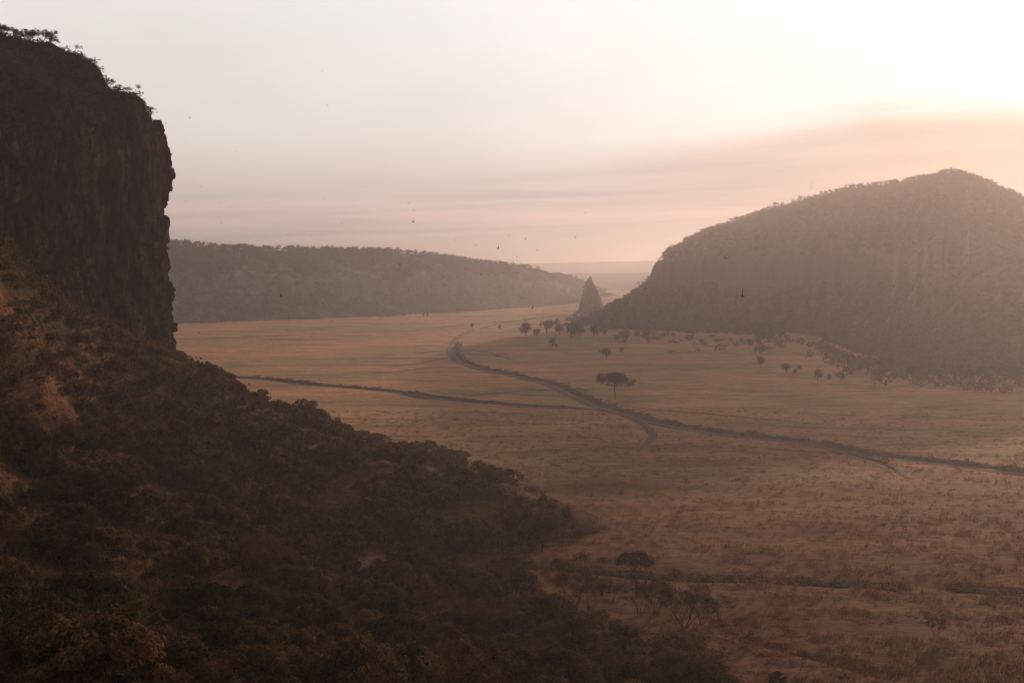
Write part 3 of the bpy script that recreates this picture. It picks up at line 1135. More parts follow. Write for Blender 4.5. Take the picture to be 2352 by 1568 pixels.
# round-headed tree with a clear short trunk
TREES = []
for i in range(3):
    rng = np.random.default_rng(800 + i)
    segs, tips = [], []
    grow(rng, (0, 0, -0.2), (0.05, 0, 1), 1.3, 0.13, 0, 4, segs, tips, 0.25, 0.62, (2, 3))
    tips = np.array(tips)
    k = 5.0 / (np.percentile(tips[:, 2], 98) + 0.3)
    tips = tips * k
    segs = [(np.array(a) * k, r, np.array(b) * k, q) for a, r, b, q in segs]
    P = tips[rng.integers(0, len(tips), 4200)] + rng.normal(0, 0.30, (4200, 3))
    P = P[P[:, 2] > 1.3]
    TREES.append(plant_meshes('crown', 'trunk', P, segs, 0.17, rng, M_BUSH, 0, 1.2))

# small, mostly leafless sapling
DEAD = []
for i in range(2):
    rng = np.random.default_rng(900 + i)
    segs, tips = [], []
    grow(rng, (0, 0, -0.1), (0.1, 0, 1), 1.1, 0.07, 0, 3, segs, tips, 0.12, 0.6, (2, 3))
    tips = np.array(tips)
    k = 3.0 / tips[:, 2].max()
    tips, segs = tips * k, [(np.array(a) * k, r, np.array(b) * k, q) for a, r, b, q in segs]
    P = tips[rng.integers(0, len(tips), 420)] + rng.normal(0, 0.14, (420, 3))
    DEAD.append(plant_meshes('crown', 'trunk', P, segs, 0.13, rng, M_THORN, 0, 1.4))


def umbrella(seed, h, w, trunk_h, nleaf, leaf, mat, leanx=0.0):
    """flat-topped acacia: bare forked trunk, limbs fanning out to a thin layered canopy"""
    rng = np.random.default_rng(seed)
    segs, pads = [], []
    p = np.array([0, 0, -0.2])
    r = w * 0.017
    th = trunk_h
    for i in range(4):
        q = p + np.array([rng.normal(0, 0.05) * h * 0.12 + leanx * 0.25, rng.normal(0, 0.05) * h * 0.1, (th + 0.2) / 4])
        segs.append((p, r, q, r * 0.93))
        p, r = q, r * 0.93
    nl = 11
    for i in range(nl):
        a = 2 * np.pi * (i + rng.uniform(-0.25, 0.25)) / nl
        reach = w * 0.5 * (rng.uniform(0.80, 1.0) if i % 3 else rng.uniform(0.15, 0.55))
        end = np.array([np.cos(a) * reach, np.sin(a) * reach, h * (0.88 - 0.20 * (reach / (w * 0.5)) ** 2) - h * rng.uniform(0.10, 0.27)])
        pp, rr_ = p.copy(), r * 0.62
        n = 6
        for j in range(1, n + 1):
            f = j / n
            q = p + (end - p) * np.array([f, f, f ** 0.75]) + rng.normal(0, 0.012 * w, 3)
            segs.append((pp, rr_, q, rr_ * 0.82))
            if j >= 3:
                for s_ in range(3):
                    e2 = q + np.array([rng.normal(0, w * 0.085), rng.normal(0, w * 0.085), abs(rng.normal(0.09, 0.04)) * h])
                    segs.append((q, rr_ * 0.5, e2, rr_ * 0.2))
                    pads.append(e2)
            pp, rr_ = q, rr_ * 0.82
    pads = np.array(pads)
    top = pads[:, 2].max()
    pads[:, 2] = np.minimum(pads[:, 2], top)
    idx = rng.integers(0, len(pads), nleaf)
    P = pads[idx] + rng.normal(0, 1, (nleaf, 3)) * np.array([w * 0.042, w * 0.042, h * 0.036])
    k = h / np.percentile(P[:, 2], 99.5)
    P[:, 2] *= k
    segs = [(np.array(a) * [1, 1, k], b, np.array(c) * [1, 1, k], d) for a, b, c, d in segs]
    return plant_meshes('crown', 'trunk', P, segs, leaf, rng, mat, 0.3, 1.2)


UMB_BIG = umbrella(41, 8.1, 10.8, 3.0, 11000, 0.22, M_ACACIA)
UMB_SMALL = umbrella(52, 3.0, 4.2, 1.0, 1500, 0.13, M_ACACIA)


def place(kind, meshes, loc, scale, rot, label, cat, group=None, parts=True, wide=1.0):
    o = bpy.data.objects.new(kind, None)
    o.empty_display_size = 0.3
    COL.objects.link(o)
    o.location = loc
    o.rotation_euler = (0, 0, rot)
    o.scale = (scale * wide, scale * wide, scale)
    tag(o, label, cat, group)
    link('crown', meshes[0], o)
    link('trunk', meshes[1], o)
    return o


def on_plain(dx, dy):
    x, y = dp(dx, dy)
    return x, y


def put(kind, meshes, dx, dy, hpx, href, label, cat, group=None, rot=None, wide=1.0, seed=0, D=None):
    """stand a plant where the photograph shows its foot; hpx is its height in measuring pixels"""
    if D is None:
        x, y = dp(dx, dy)
    else:
        x, y = pt(dx * S, D)
    for _ in range(3):               # the ground there may be above the plain
        z = float(ground_z(x, y)[0])
        if D is None:
            y2 = (CAMZ - z) * F / (dy * S - HOR)
            x, y = pt(dx * S, y2)
    z = float(ground_z(x, y)[0])
    sc_ = hpx * S / F * y / href
    return place(kind, meshes, (x, y, z - 0.05), sc_, rot if rot is not None else (dx * 0.37 + dy) % 6.28, label, cat, group, wide=wide)


put('acacia_tree', UMB_BIG, 1413, 916, 64, 8.1, "large flat-topped umbrella acacia standing alone on the plain beside the dirt road", "tree", rot=0.4)
put('acacia_tree', UMB_SMALL, 1336, 1302, 36, 3.0, "small layered acacia shrub at the ditch, left of the little forked one", "tree", rot=1.0, wide=0.9)
put('acacia_tree', UMB_SMALL, 1384, 1302, 28, 3.0, "little forked acacia by the ditch, between a layered shrub and a round bush", "tree", rot=2.0, wide=0.75)
put('bush', SHRUBS[1], 1458, 1312, 49, 4.0, "dense dark round bush alone on the far edge of the ditch", "bush", rot=1.3, wide=1.25)
put('acacia_tree', UMB_SMALL, 2029, 1214, 16, 3.0, "tiny flat-topped sapling standing alone on the open orange grass", "tree", rot=0.1, wide=0.8)
put('bush', THORNS[0], 2150, 1458, 42, 4.0, "lone thin bush on the rough grass near the lower right corner", "bush", rot=0.6)
put('bush', THORNS[1], 1713, 1462, 44, 4.0, "sparse upright bush right of the twiggy thicket", "bush", rot=2.6)
put('sapling', DEAD[0], 1838, 1540, 42, 3.0, "thin nearly leafless sapling on the bottom grass, taller of the two bare ones", "sapling", rot=0.4)
put('sapling', DEAD[1], 1650, 1425, 40, 3.0, "bare forked sapling at the right end of the twiggy thicket", "sapling", rot=1.4)
put('bush', SHRUBS[2], 1786, 1580, 40, 4.0, "dark bush cut by the bottom edge of the picture, right of the thicket", "bush", rot=1.0)
put('bush', THORNS[2], 1930, 1572, 26, 4.0, "low thorny bush at the bottom edge, rightmost of the bushes there", "bush", rot=1.0)
put('bush', THORNS[1], 1405, 1382, 42, 4.0, "small thin bush between two twiggy thickets below the ditch", "bush", rot=0.2)
put('bush', THORNS[0], 1315, 1398, 104, 4.0, "broad twiggy bush below the ditch, leftmost of the big bare-stemmed ones", "bush", rot=0.2)
put('bush', THORNS[2], 1355, 1400, 72, 4.0, "twiggy bush crowding the right side of the broad bush below the ditch", "bush", rot=1.9)
put('bush', THORNS[2], 1468, 1412, 82, 4.0, "tall narrow twiggy bush at the left end of the twiggy thicket", "bush", rot=2.2, wide=0.8)
put('bush', THORNS[1], 1508, 1408, 72, 4.0, "twiggy bush in the middle of the thicket of bare-stemmed bushes", "bush", rot=0.9, wide=0.8)
put('bush', THORNS[0], 1572, 1440, 104, 4.0, "widest twiggy bush with many bare stems at the thicket's right", "bush", rot=4.2, wide=1.05)
put('bush', THORNS[1], 1612, 1432, 62, 4.0, "small bare-stemmed bush leaning off the right side of the widest twiggy one", "bush", rot=3.2, wide=0.9)
put('tree', TREES[0], 1290, 1232, 92, 5.0, "tall tree at the tip of the wooded slope with its pale trunk showing", "tree", rot=0.5, wide=0.8)
put('tree', TREES[1], 1245, 1236, 96, 5.0, "full round tree just left of the tree at the tip of the slope", "tree", rot=1.5, wide=0.9)
put('tree', TREES[2], 1165, 1256, 70, 5.0, "low-branching tree with a dark trunk at the slope's grassy foot", "tree", rot=2.5, wide=1.05)
put('bush', SHRUBS[3], 1083, 1268, 82, 4.0, "broad rounded bush with stems fanning out at the slope's grassy foot", "bush", rot=1.5, wide=1.05)
put('bush', SHRUBS[5], 1215, 1240, 72, 4.0, "dark bush squeezed between trees at the slope's foot", "bush", rot=0.5)
put('bush', THORNS[1], 912, 1238, 66, 4.0, "thin-stemmed bush at the slope's foot above the open grass", "bush", rot=0.5)
put('bush', THORNS[0], 838, 1262, 78, 4.0, "fan-shaped thin bush at the left of the slope's grassy foot", "bush", rot=0.9)
put('bush', SHRUBS[0], 1330, 1232, 18, 4.0, "low spreading bush right under the tree at the tip of the slope", "bush", rot=0.9, wide=1.6)
put('bush', SHRUBS[0], 1285, 1300, 20, 4.0, "low dark bush growing in the ditch's left end", "bush", rot=2.9, wide=1.9)
put('bush', SHRUBS[4], 1215, 1300, 15, 4.0, "leftmost low bush along the ditch", "bush", rot=2.0, wide=1.9)
put('bush', THORNS[2], 1552, 1320, 12, 4.0, "low tuft of scrub on the ditch bank right of the round bush", "bush", rot=2.0, wide=2.0)
for (dx, dy, h, l) in ((1741, 992, 10, "speck-like shrub beside the faint track, left of the bend"), (1942, 971, 13, "small bare shrub at the right end of the faint track"),
                       (1372, 916, 0, ""), (1347, 903, 9, "low shrub on the grass left of the umbrella acacia"),
                       (1535, 1219, 0, ""), (2310, 906, 8, "little shrub near the right edge, right of its neighbour in the shade"), (2286, 904, 8, "little shrub near the right edge, left of its neighbour in the shade"),
                       (1200, 1150, 0, ""), (1558, 1192, 9, "small weed-like shrub on the open plain, leftmost of three in a row"), (1597, 1190, 9, "small weed-like shrub on the open plain, middle of three in a row"),
                       (1656, 1190, 9, "small weed-like shrub on the open plain, rightmost of three in a row")):
    if h:
        put('shrub', DEAD[0], dx, dy, h, 3.0, l, "shrub", rot=dx % 6, wide=1.5)

# --- trees on the plain before the right-hand hill: single crowns, small in the picture
def small_tree(seed, nleaf=800, leaf=0.55, shape=0):
    rng = np.random.default_rng(seed)
    n = rng.integers(7, 12)
    c = rng.normal(0, 1, (n, 3)) * np.array([0.95, 0.95, 0.75]) + np.array([0, 0, 3.0])
    if shape == 1:
        c = rng.normal(0, 1, (n, 3)) * np.array([1.5, 1.5, 0.45]) + np.array([0, 0, 3.6])
    if shape == 2:
        c = rng.normal(0, 1, (n, 3)) * np.array([0.8, 0.8, 1.1]) + np.array([0, 0, 3.0])
    idx = rng.integers(0, n, nleaf)
    P = c[idx] + rng.normal(0, 0.62, (nleaf, 3))
    P = P[P[:, 2] > 0.5]
    segs = [((0, 0, -0.3), 0.2, (0.1, 0, 1.4), 0.15)]
    for q in c:
        segs.append(((0.1, 0, 1.3), 0.11, tuple(q), 0.04))
    return plant_meshes('crown', 'trunk', P, segs, leaf, rng, M_WOOD)


SMALL = [small_tree(1000 + i, shape=(0, 0, 1, 2, 0, 1)[i]) for i in range(6)]
FARM = [  # foot x, foot y, height, kind, label
    (1208, 772, 28, 0, "leftmost round tree where the right hill's woods meet the pink plain"),
    (1234, 772, 18, 4, "low round tree just right of the leftmost one at the wood's tip"),
    (1256, 765, 26, 2, "round-topped tree with a clear trunk behind the two leftmost ones"),
    (1285, 768, 20, 0, "low wide tree in the row at the wood's tip, left of a narrow one"),
    (1270, 795, 18, 3, "small tree standing in front of the row at the wood's tip"),
    (1277, 797, 8, 3, "tiny bush beside the small tree in front of the row"),
    (1394, 825, 24, 5, "forked small tree on open grass above the umbrella acacia"),
    (1429, 811, 14, 3, "narrow bush up and right of the forked small tree"),
    (1438, 782, 24, 4, "tree with drooping crown at the wood's edge, above the narrow bush"),
    (1414, 785, 14, 3, "small upright tree left of the drooping-crowned one"),
    (1584, 786, 16, 0, "small round tree on grass right of centre, upper left of a pair"),
    (1612, 790, 13, 4, "small round tree on grass right of centre, lower right of a pair"),
    (1748, 816, 22, 5, "flat-crowned tree directly above a ragged one on the shaded grass"),
    (1746, 840, 20, 3, "ragged narrow tree directly below a flat-crowned one"),
    (1722, 795, 18, 4, "dark low tree at the left of the small thicket on shaded grass"),
    (1745, 792, 28, 0, "widest tree of the small thicket on the shaded grass"),
    (1765, 786, 22, 2, "right tree of the small thicket on the shaded grass"),
    (1807, 856, 20, 5, "thin forked tree left of the wide trees under the right hill"),
    (1827, 861, 12, 3, "tiny narrow bush right of the thin forked tree"),
    (1836, 848, 10, 3, "tiniest narrow bush above its neighbour under the right hill"),
    (1878, 872, 22, 0, "wide low tree, leftmost of the wide ones under the right hill"),
    (1905, 873, 12, 3, "small round bush between two wide low trees"),
    (1930, 873, 20, 4, "wide low tree right of the small round bush"),
    (2020, 872, 24, 1, "broad dark tree standing clear between the wide low trees and the woods"),
    (1952, 850, 32, 0, "tall tree behind, at the lowest corner of the hill's woods"),
    (1915, 838, 12, 3, "upright bush at the left of the hill's lowest corner"),
    (1995, 848, 20, 5, "flat-crowned tree right of the tall tree at the woods' corner"),
    (2034, 852, 30, 4, "tree behind the broad dark tree, touching the woods"),
    (2096, 872, 32, 0, "broad-headed tree with dark trunk at the left of the woods' front row"),
    (2125, 873, 20, 4, "low bushy tree next right of the broad-headed one in the front row"),
    (2160, 872, 24, 1, "tree in the front row of the woods, second from the broad-headed one"),
    (2193, 872, 32, 2, "tall tree in the middle of the front row of the woods"),
    (2233, 877, 28, 0, "round tree with a long trunk, right of the middle of the front row"),
    (2271, 876, 18, 4, "small tree right of the long-trunked one in the front row"),
    (2320, 880, 34, 0, "tall dark tree near the right edge at the end of the front row"),
    (2345, 882, 26, 4, "tree cut by the right edge of the picture under the hill"),
    (1085, 752, 10, 3, "lone bush at the road's far bend on the pink plain"),
    (1149, 755, 9, 3, "lone bush right of the road's far bend on the pink plain"),
    (1312, 775, 30, 3, "narrow tall tree right of the low wide one at the wood's tip"),
    (1330, 773, 26, 0, "round tree next right of the narrow tall one at the wood's tip"),
    (1363, 771, 22, 4, "round tree in the front of the woods below the rock tower"),
    (1388, 769, 22, 3, "upright tree in the front of the woods below and right of the rock tower"),
    (1465, 773, 14, 4, "low dark tree at the wood's edge, right of the drooping-crowned one"),
    (1484, 776, 20, 3, "upright tree at the wood's edge, rightmost before the open grass"),
]
for i, (dx, dy, h, kd, lab) in enumerate(FARM):
    put('tree' if h > 13 else 'bush', SMALL[kd], dx, dy, h * 1.08, 4.8, lab, 'tree' if h > 13 else 'bush', rot=i * 1.7, wide=1.0)


# --- cheap crowns merged into woods
def crown_template(seed, nleaf, leaf, h=4.5, w=1.3):
    rng = np.random.default_rng(seed)
    n = rng.integers(6, 10)
    c = rng.normal(0, 1, (n, 3)) * np.array([w * 0.75, w * 0.75, h * 0.13]) + np.array([0, 0, h * 0.62])
    d = rng.normal(size=(nleaf, 3))
    d[:, 2] = d[:, 2] * 0.8 + 0.25
    d /= np.linalg.norm(d, axis=1)[:, None]
    P = c[rng.integers(0, n, nleaf)] + d * rng.uniform(0.5, 0.95, (nleaf, 1))
    return facing_quads(P, d, leaf, rng)


def merge_crowns(name, pos, scale, temps, mat, rng, stems=False):
    out = []
    sel = rng.integers(0, len(temps), len(pos))
    rot = rng.uniform(0, 2 * np.pi, len(pos))
    sq = rng.uniform(0.8, 1.25, len(pos))
    for t in range(len(temps)):
        m = sel == t
        if not m.any():
            continue
        T = temps[t]
        c, s_ = np.cos(rot[m])[:, None], np.sin(rot[m])[:, None]
        k = scale[m][:, None]
        x = (T[None, :, 0] * c - T[None, :, 1] * s_) * k * sq[m][:, None] + pos[m, 0][:, None]
        y = (T[None, :, 0] * s_ + T[None, :, 1] * c) * k * sq[m][:, None] + pos[m, 1][:, None]
        z = T[None, :, 2] * k + pos[m, 2][:, None]
        out.append(np.stack([x, y, z], -1).reshape(-1, 3))
    V = np.vstack(out)
    me = mesh_np(name, V, np.arange(len(V)).reshape(-1, 4), mat)
    return me


def scatter_hill(V, n, rng, dens=None, smax=0.74):
    """random points on the visible side of a hill grid"""
    nu, nv, _ = V.shape
    out = []
    while len(out) < n:
        u, v = rng.uniform(0, nu - 1.001, n * 2), rng.uniform(0, (nv - 1) * (smax + 0.04), n * 2)
        iu, iv = u.astype(int), v.astype(int)
        fu, fv = (u - iu)[:, None], (v - iv)[:, None]
        P = V[iu, iv] * (1 - fu) * (1 - fv) + V[iu + 1, iv] * fu * (1 - fv) + V[iu, iv + 1] * (1 - fu) * fv + V[iu + 1, iv + 1] * fu * fv
        # area weighting
        du = np.linalg.norm(V[iu + 1, iv] - V[iu, iv], axis=1) * np.linalg.norm(V[iu, iv + 1] - V[iu, iv], axis=1)
        keep = rng.uniform(0, 1, len(P)) < du / np.percentile(du, 85)
        if dens is not None:
            keep &= rng.uniform(0, 1, len(P)) < dens(P)
        out.extend(P[keep].tolist())
    return np.array(out[:n])


rng = np.random.default_rng(77)
TEMP = [crown_template(1100 + i, 70, 0.62) for i in range(8)]


def dens_r(P):
    z = P[:, 2]
    n = fbm(P[:, 0] / 45, P[:, 1] / 45, 500, 3)
    d = 0.85 + 0.7 * n
    d = np.where((z > 31) & (z < 52) & (P[:, 0] < 300), d * 0.12, d)
    return np.clip(d, 0.05, 1)


P = scatter_hill(HR, 17000, rng, dens_r)
ci = int(HR.shape[1] * 0.78)
crest = HR[rng.integers(70, 360, 1300), ci + rng.integers(-10, 2, 1300)] + rng.normal(0, 1, (1300, 3)) * [2, 1, 0]
P = np.vstack([P, crest])
P = P[(P[:, 0] / P[:, 1] < 0.50) & (P[:, 2] > -0.6)]
me = merge_crowns("woodland", P - [0, 0, 0.6], rng.uniform(0.35, 0.95, len(P)) ** 1.0, TEMP, M_WOOD, rng)
tag(link("woodland", me), "dense dark bushland covering the steep hazy hill on the right", "woods", kind='stuff')
TEMP2 = [crown_template(1200 + i, 40, 0.85) for i in range(6)]


def dens_l(P):
    z = P[:, 2]
    n = fbm(P[:, 0] / 60, P[:, 1] / 60, 510, 3)
    d = 0.55 + 1.1 * n
    return np.clip(np.where(z < 38, d * 0.4, d), 0.03, 1)


P = scatter_hill(HL, 7000, rng, dens_l)
# a closed row of crowns along the crest
nu = HL.shape[0]
ci = int(HL.shape[1] * 0.78)
crest = HL[rng.integers(0, nu, 900), ci + rng.integers(-8, 2, 900)] + rng.normal(0, 1, (900, 3)) * [4, 1, 0]
P = np.vstack([P, crest])
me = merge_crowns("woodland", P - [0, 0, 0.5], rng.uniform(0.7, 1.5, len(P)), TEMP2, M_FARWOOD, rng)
tag(link("woodland", me), "pale hazy bushland covering the long low hill across the plain", "woods", kind='stuff')
# woods edge in front of the tower and along the foot of the right hill
Q = []
for (x0, y0, x1, y1, n, dy) in ((1310, 742, 1400, 758, 60, 6), (1400, 756, 1560, 762, 150, 6), (1560, 764, 1800, 770, 160, 7), (1880, 800, 1960, 842, 60, 8), (1960, 842, 2110, 862, 110, 8), (2110, 862, 2420, 868, 180, 9)):
    t = rng.uniform(0, 1, n)
    dx = x0 + (x1 - x0) * t
    dyy = y0 + (y1 - y0) * t - rng.uniform(0, dy, n)
    for a, b in zip(dx, dyy):
        Q.append((*dp(a, b), -0.3))
for _ in range(150):
    a = rng.uniform(1420, 2380)
    Q.append((*dp(a, np.interp(a, [1420, 1850, 1960, 2110, 2400], [768, 778, 850, 872, 878]) + abs(rng.normal(0, 15))), -0.3))
for _ in range(26):
    Q.append((*dp(rng.uniform(1318, 1400), rng.uniform(719, 734)), -0.3))
Q = np.array(Q)
me = merge_crowns("woodland_edge", Q - [0, 0, 1.0], rng.uniform(0.7, 1.4, len(Q)), TEMP, M_WOOD, rng)
tag(link("woodland_edge", me), "ragged belt of dark bush along the foot of the right hill", "woods", kind='stuff')


# ------------------------------------------------------------------ the thicket on the near slope
DENSE = [(0, 560), (60, 640), (200, 740), (330, 800), (415, 820), (520, 862), (620, 915), (720, 975), (830, 1010), (1000, 1045), (1150, 1105), (1215, 1150), (1270, 1195), (1270, 1238),
         (1180, 1250), (1040, 1262), (900, 1262), (800, 1285), (860, 1320), (960, 1335), (1060, 1325), (1170, 1345), (1250, 1400), (1330, 1440), (1440, 1480), (1560, 1505), (1630, 1560), (1690, 1700), (-300, 1700), (-300, 560)]
GRASSY = [[(20, 600), (120, 620), (330, 790), (240, 860), (120, 800), (0, 700)], [(60, 830), (260, 830), (330, 900), (200, 940), (60, 900)], [(560, 1330), (680, 1330), (690, 1368), (560, 1370)],
          [(780, 1345), (960, 1345), (960, 1380), (780, 1378)], [(0, 880), (120, 900), (180, 980), (60, 1000)], [(300, 900), (400, 900), (420, 960), (330, 960)], [(1100, 1440), (1200, 1450), (1190, 1490), (1110, 1480)]]


def scatter_thicket():
    rng = np.random.default_rng(31)
    cell = 3.5
    xs = np.arange(-150, 60, cell)
    ys = np.arange(55, 330, cell)
    X, Y = np.meshgrid(xs, ys)
    X = X.ravel() + rng.uniform(-1.4, 1.4, X.size)
    Y = Y.ravel() + rng.uniform(-1.4, 1.4, Y.size)
    Z = ground_z(X, Y)
    dx, dy = proj(X, Y, Z)
    m = inpoly(dx, dy, DENSE) & (dx > -160) & (dx < 2400) & (dy < 1700)
    # behind the skyline of the slope nothing shows
    X, Y, Z, dx, dy = (a[m] for a in (X, Y, Z, dx, dy))
    g = np.zeros(len(X), bool)
    for q in GRASSY:
        g |= inpoly(dx, dy, q)
    n = fbm(X / 14, Y / 14, 600, 3)
    pk = np.clip(0.58 + 1.9 * n, 0.05, 1.0)
    pk = np.where(g, 0.75, pk)
    keep = rng.uniform(0, 1, len(X)) < pk
    X, Y, Z, dx, dy, g = (a[keep] for a in (X, Y, Z, dx, dy, g))
    far = Y > 200
    hgt = rng.uniform(2.0, 4.9, len(X))
    hgt = np.where(g, hgt * 0.85, hgt)
    hgt = np.where((dy < 1000) & (dx < 700), hgt * 0.62, hgt)
    hgt = np.where((dy < 1200) & (dx > 780), np.clip(hgt, 2.0, 3.1), hgt)
    # occluded points (behind the slope's skyline) are dropped by marching the sight line
    vis = np.ones(len(X), bool)
    for f in np.linspace(0.35, 0.97, 26):
        zz = CAMZ + (Z + hgt - CAMZ) * f
        vis &= slope_h(X * f, Y * f, False) < zz + np.where(Y > 200, 3.0, 0.6)
    X, Y, Z, hgt, dx, dy = (a[vis] for a in (X, Y, Z, hgt, dx, dy))
    return X, Y, Z, hgt, dx, dy


TX, TY, TZ, TH, TDX, TDY = scatter_thicket()
order = np.argsort(-(TH / TY))
print("thicket shrubs", len(TX))
near, rest = order[:262], order[262:]


def zone(dx, dy):
    if dy > 1480:
        return 'a'
    if dx > 1000:
        return 'b'
    if dy > 1270:
        return 'c'
    return 'd'


ZL = {'a': ("dark leafy shrub in the thicket along the bottom edge of the picture", "shrubs along the bottom edge"),
      'b': ("dark leafy shrub in the lower middle, on flat reddish grass beside the plain", "shrubs on the flat grass in the lower middle"),
      'c': ("dark leafy shrub in the deep shade of the lower slope", "shrubs on the shaded lower slope"),
      'd': ("brownish shrub crowded on the middle of the slope below the cliff", "shrubs on the middle of the slope")}
prng = np.random.default_rng(5)
for i in near:
    lab, grp = ZL[zone(TDX[i], TDY[i])]
    ms = SHRUBS[int(prng.integers(0, 7))] if prng.random() < 0.72 else THORNS[int(prng.integers(0, 3))]
    place('shrub', ms, (TX[i], TY[i], TZ[i] - 0.15), TH[i] / 4.0, prng.uniform(0, 6.28), lab, 'shrub', grp, wide=prng.uniform(0.85, 1.2))
SH_T = []
for i in range(6):
    r_ = np.random.default_rng(1300 + i)
    P_, N_ = shell_crown(r_, 4.0, r_.uniform(4.2, 5.4), 26, 42, rb=(0.45, 0.85))
    SH_T.append(facing_quads(P_, N_, 0.34, r_))
pos = np.stack([TX[rest], TY[rest], TZ[rest] - 0.2], 1)
me = merge_crowns("scrub", pos, TH[rest] / 4.0 * 1.1, SH_T, M_BUSH, prng)
tag(link("scrub", me), "thick brownish bush covering the slope below the cliff", "scrub", kind='stuff')


# --- low scrub: on the slope between shrubs, on the cliff's upper part and ledges, along the banks
def low_template(seed, nleaf=46, leaf=0.30, r=0.55):
    rng = np.random.default_rng(seed)
    P = rng.normal(0, 1, (nleaf, 3)) * np.array([r, r, r * 0.45])
    P[:, 2] = np.abs(P[:, 2]) + 0.05
    return leaf_quads(P, leaf, rng)


LOW = [low_template(1400 + i) for i in range(6)]
rng = np.random.default_rng(91)
n = 7000
X, Y = rng.uniform(-150, 62, n), rng.uniform(60, 320, n)
Z = ground_z(X, Y)
dx, dy = proj(X, Y, Z)
m = inpoly(dx, dy, [(p[0] + (30 if p[0] > 500 else 0), p[1]) for p in DENSE]) & (fbm(X / 9, Y / 9, 620, 3) > -0.12) & ((dy < 980) | (rng.uniform(0, 1, n) < 0.22))
n2 = 5200
X2, Y2 = rng.uniform(-125, -10, n2), rng.uniform(170, 305, n2)
Z2 = ground_z(X2, Y2)
dx2, dy2 = proj(X2, Y2, Z2)
m2 = inpoly(dx2, dy2, [(-200, 480), (60, 560), (200, 700), (420, 800), (560, 880), (500, 990), (0, 1010), (-200, 1010)]) & (fbm(X2 / 7, Y2 / 7, 630, 3) > -0.22)
PP = np.vstack([np.stack([X, Y, Z], 1)[m], np.stack([X2, Y2, Z2], 1)[m2]])
me = merge_crowns("undergrowth", PP, np.concatenate([rng.uniform(0.5, 1.7, m.sum()), rng.uniform(0.7, 2.2, m2.sum())]), LOW, M_BUSH, rng)
tag(link("undergrowth", me), "low dark undergrowth between the shrubs of the slope", "undergrowth", kind='stuff')

cv = CLIFF_V
n = 20000
iu, iv = rng.integers(0, cv.shape[0], n), rng.integers(3, cv.shape[1] - 1, n)
Pc = cv[iu, iv]
dx, dy = proj(Pc[:, 0], Pc[:, 1], Pc[:, 2])
gn = fbm(Pc[:, 1] / 14, Pc[:, 2] / 10, 640, 3)
upper = sstep(Pc[:, 2], 52, 74)
face = inpoly(dx, dy, [(60, 380), (400, 300), (430, 860), (60, 700)])
m = (dx > -200) & (dx < 420) & (rng.uniform(0, 1, n) < np.clip(0.10 + 0.9 * upper + 0.9 * gn, 0.03, 1)) & ~(face & (rng.uniform(0, 1, n) < 0.85)) & (Pc[:, 2] < 104)
me = merge_crowns("cliff_scrub", Pc[m], rng.uniform(0.5, 1.5, m.sum()), LOW, M_BUSH, rng)
tag(link("cliff_scrub", me), "low dark scrub clinging to the top and ledges of the cliff", "scrub", kind='stuff')

bp = []
for b, dn in zip(BANKS, (0.6, 0.4, 0.4, 2.6, 2.2)):
    k = int(len(b) * 2 * dn)
    q = b[rng.integers(0, len(b), k)] + rng.normal(0, 1, (k, 3)) * [1.0, 0.8, 0.05]
    bp.append(q)
bp = np.vstack(bp)
me = merge_crowns("bank_scrub", bp - [0, 0, 0.25], rng.uniform(0.35, 1.0, len(bp)), LOW, M_BUSH, rng)
tag(link("bank_scrub", me), "low dark weeds growing along the road banks and the ditch", "scrub", kind='stuff')

# sparse dark tussocks over the plain, thicker in the lower right
n = 6000
D = np.exp(rng.uniform(np.log(130), np.log(900), n))
X = rng.uniform(-0.40, 0.42, n) * D
Y = D
m = (slope_h(X, Y, False) < -0.2) & (fbm(X / 25, Y / 25, 660, 3) > rng.uniform(-0.3, 0.5, n))
Z = plain_h(X, Y, False)
me = merge_crowns("tussocks", np.stack([X, Y, Z], 1)[m], rng.uniform(0.08, 0.22, m.sum()) * (1 + (rng.uniform(0, 1, m.sum()) > 0.97) * 1.2), LOW, M_THORN, rng)
tag(link("tussocks", me), "small dark tussocks scattered over the dry grassland", "tussocks", kind='stuff')


# --- dry grass: blades standing on the slope and the near plain
def grass_template(seed, nb=9):
    rng = np.random.default_rng(seed)
    V = []
    for i in range(nb):
        a = rng.uniform(0, 2 * np.pi)
        b = np.array([rng.normal(0, 0.22), rng.normal(0, 0.22), 0])
        w = np.array([np.cos(a), np.sin(a), 0]) * 0.045
        t = b + np.array([rng.normal(0, 0.14), rng.normal(0, 0.14), rng.uniform(0.22, 0.42)])
        V += [b - w, b + w, t + w * 0.25, t - w * 0.25]
    return np.array(V)


GT = [grass_template(1500 + i) for i in range(6)]
n = 60000
D = np.concatenate([rng.uniform(120, 400, n // 2), rng.uniform(120, 230, n // 4), rng.uniform(75, 330, n // 4)])
X = rng.uniform(-0.38, 0.38, len(D)) * D
Y = D
Zs = slope_h(X, Y)
Z = np.maximum(Zs, plain_h(X, Y, False))
onroad = np.zeros(len(X), bool)
for r in ROADS.values():
    onroad |= polydist(X, Y, r['line']) < r['w'] * 0.5 + 0.2
m = (~onroad) & ((Zs > 0.3) | (rng.uniform(0, 1, len(X)) < 0.6)) & (Zs < 45) & (fbm(X / 10, Y / 7, 680, 3) > rng.uniform(-0.45, 0.35, len(X)))
me = merge_crowns("dry_grass", np.stack([X, Y, Z - 0.05], 1)[m], rng.uniform(0.6, 1.35, m.sum()), GT, M_GRASS, rng)
tag(link("dry_grass", me), "dry reddish grass standing on the plain and the slope", "grass", kind='stuff')


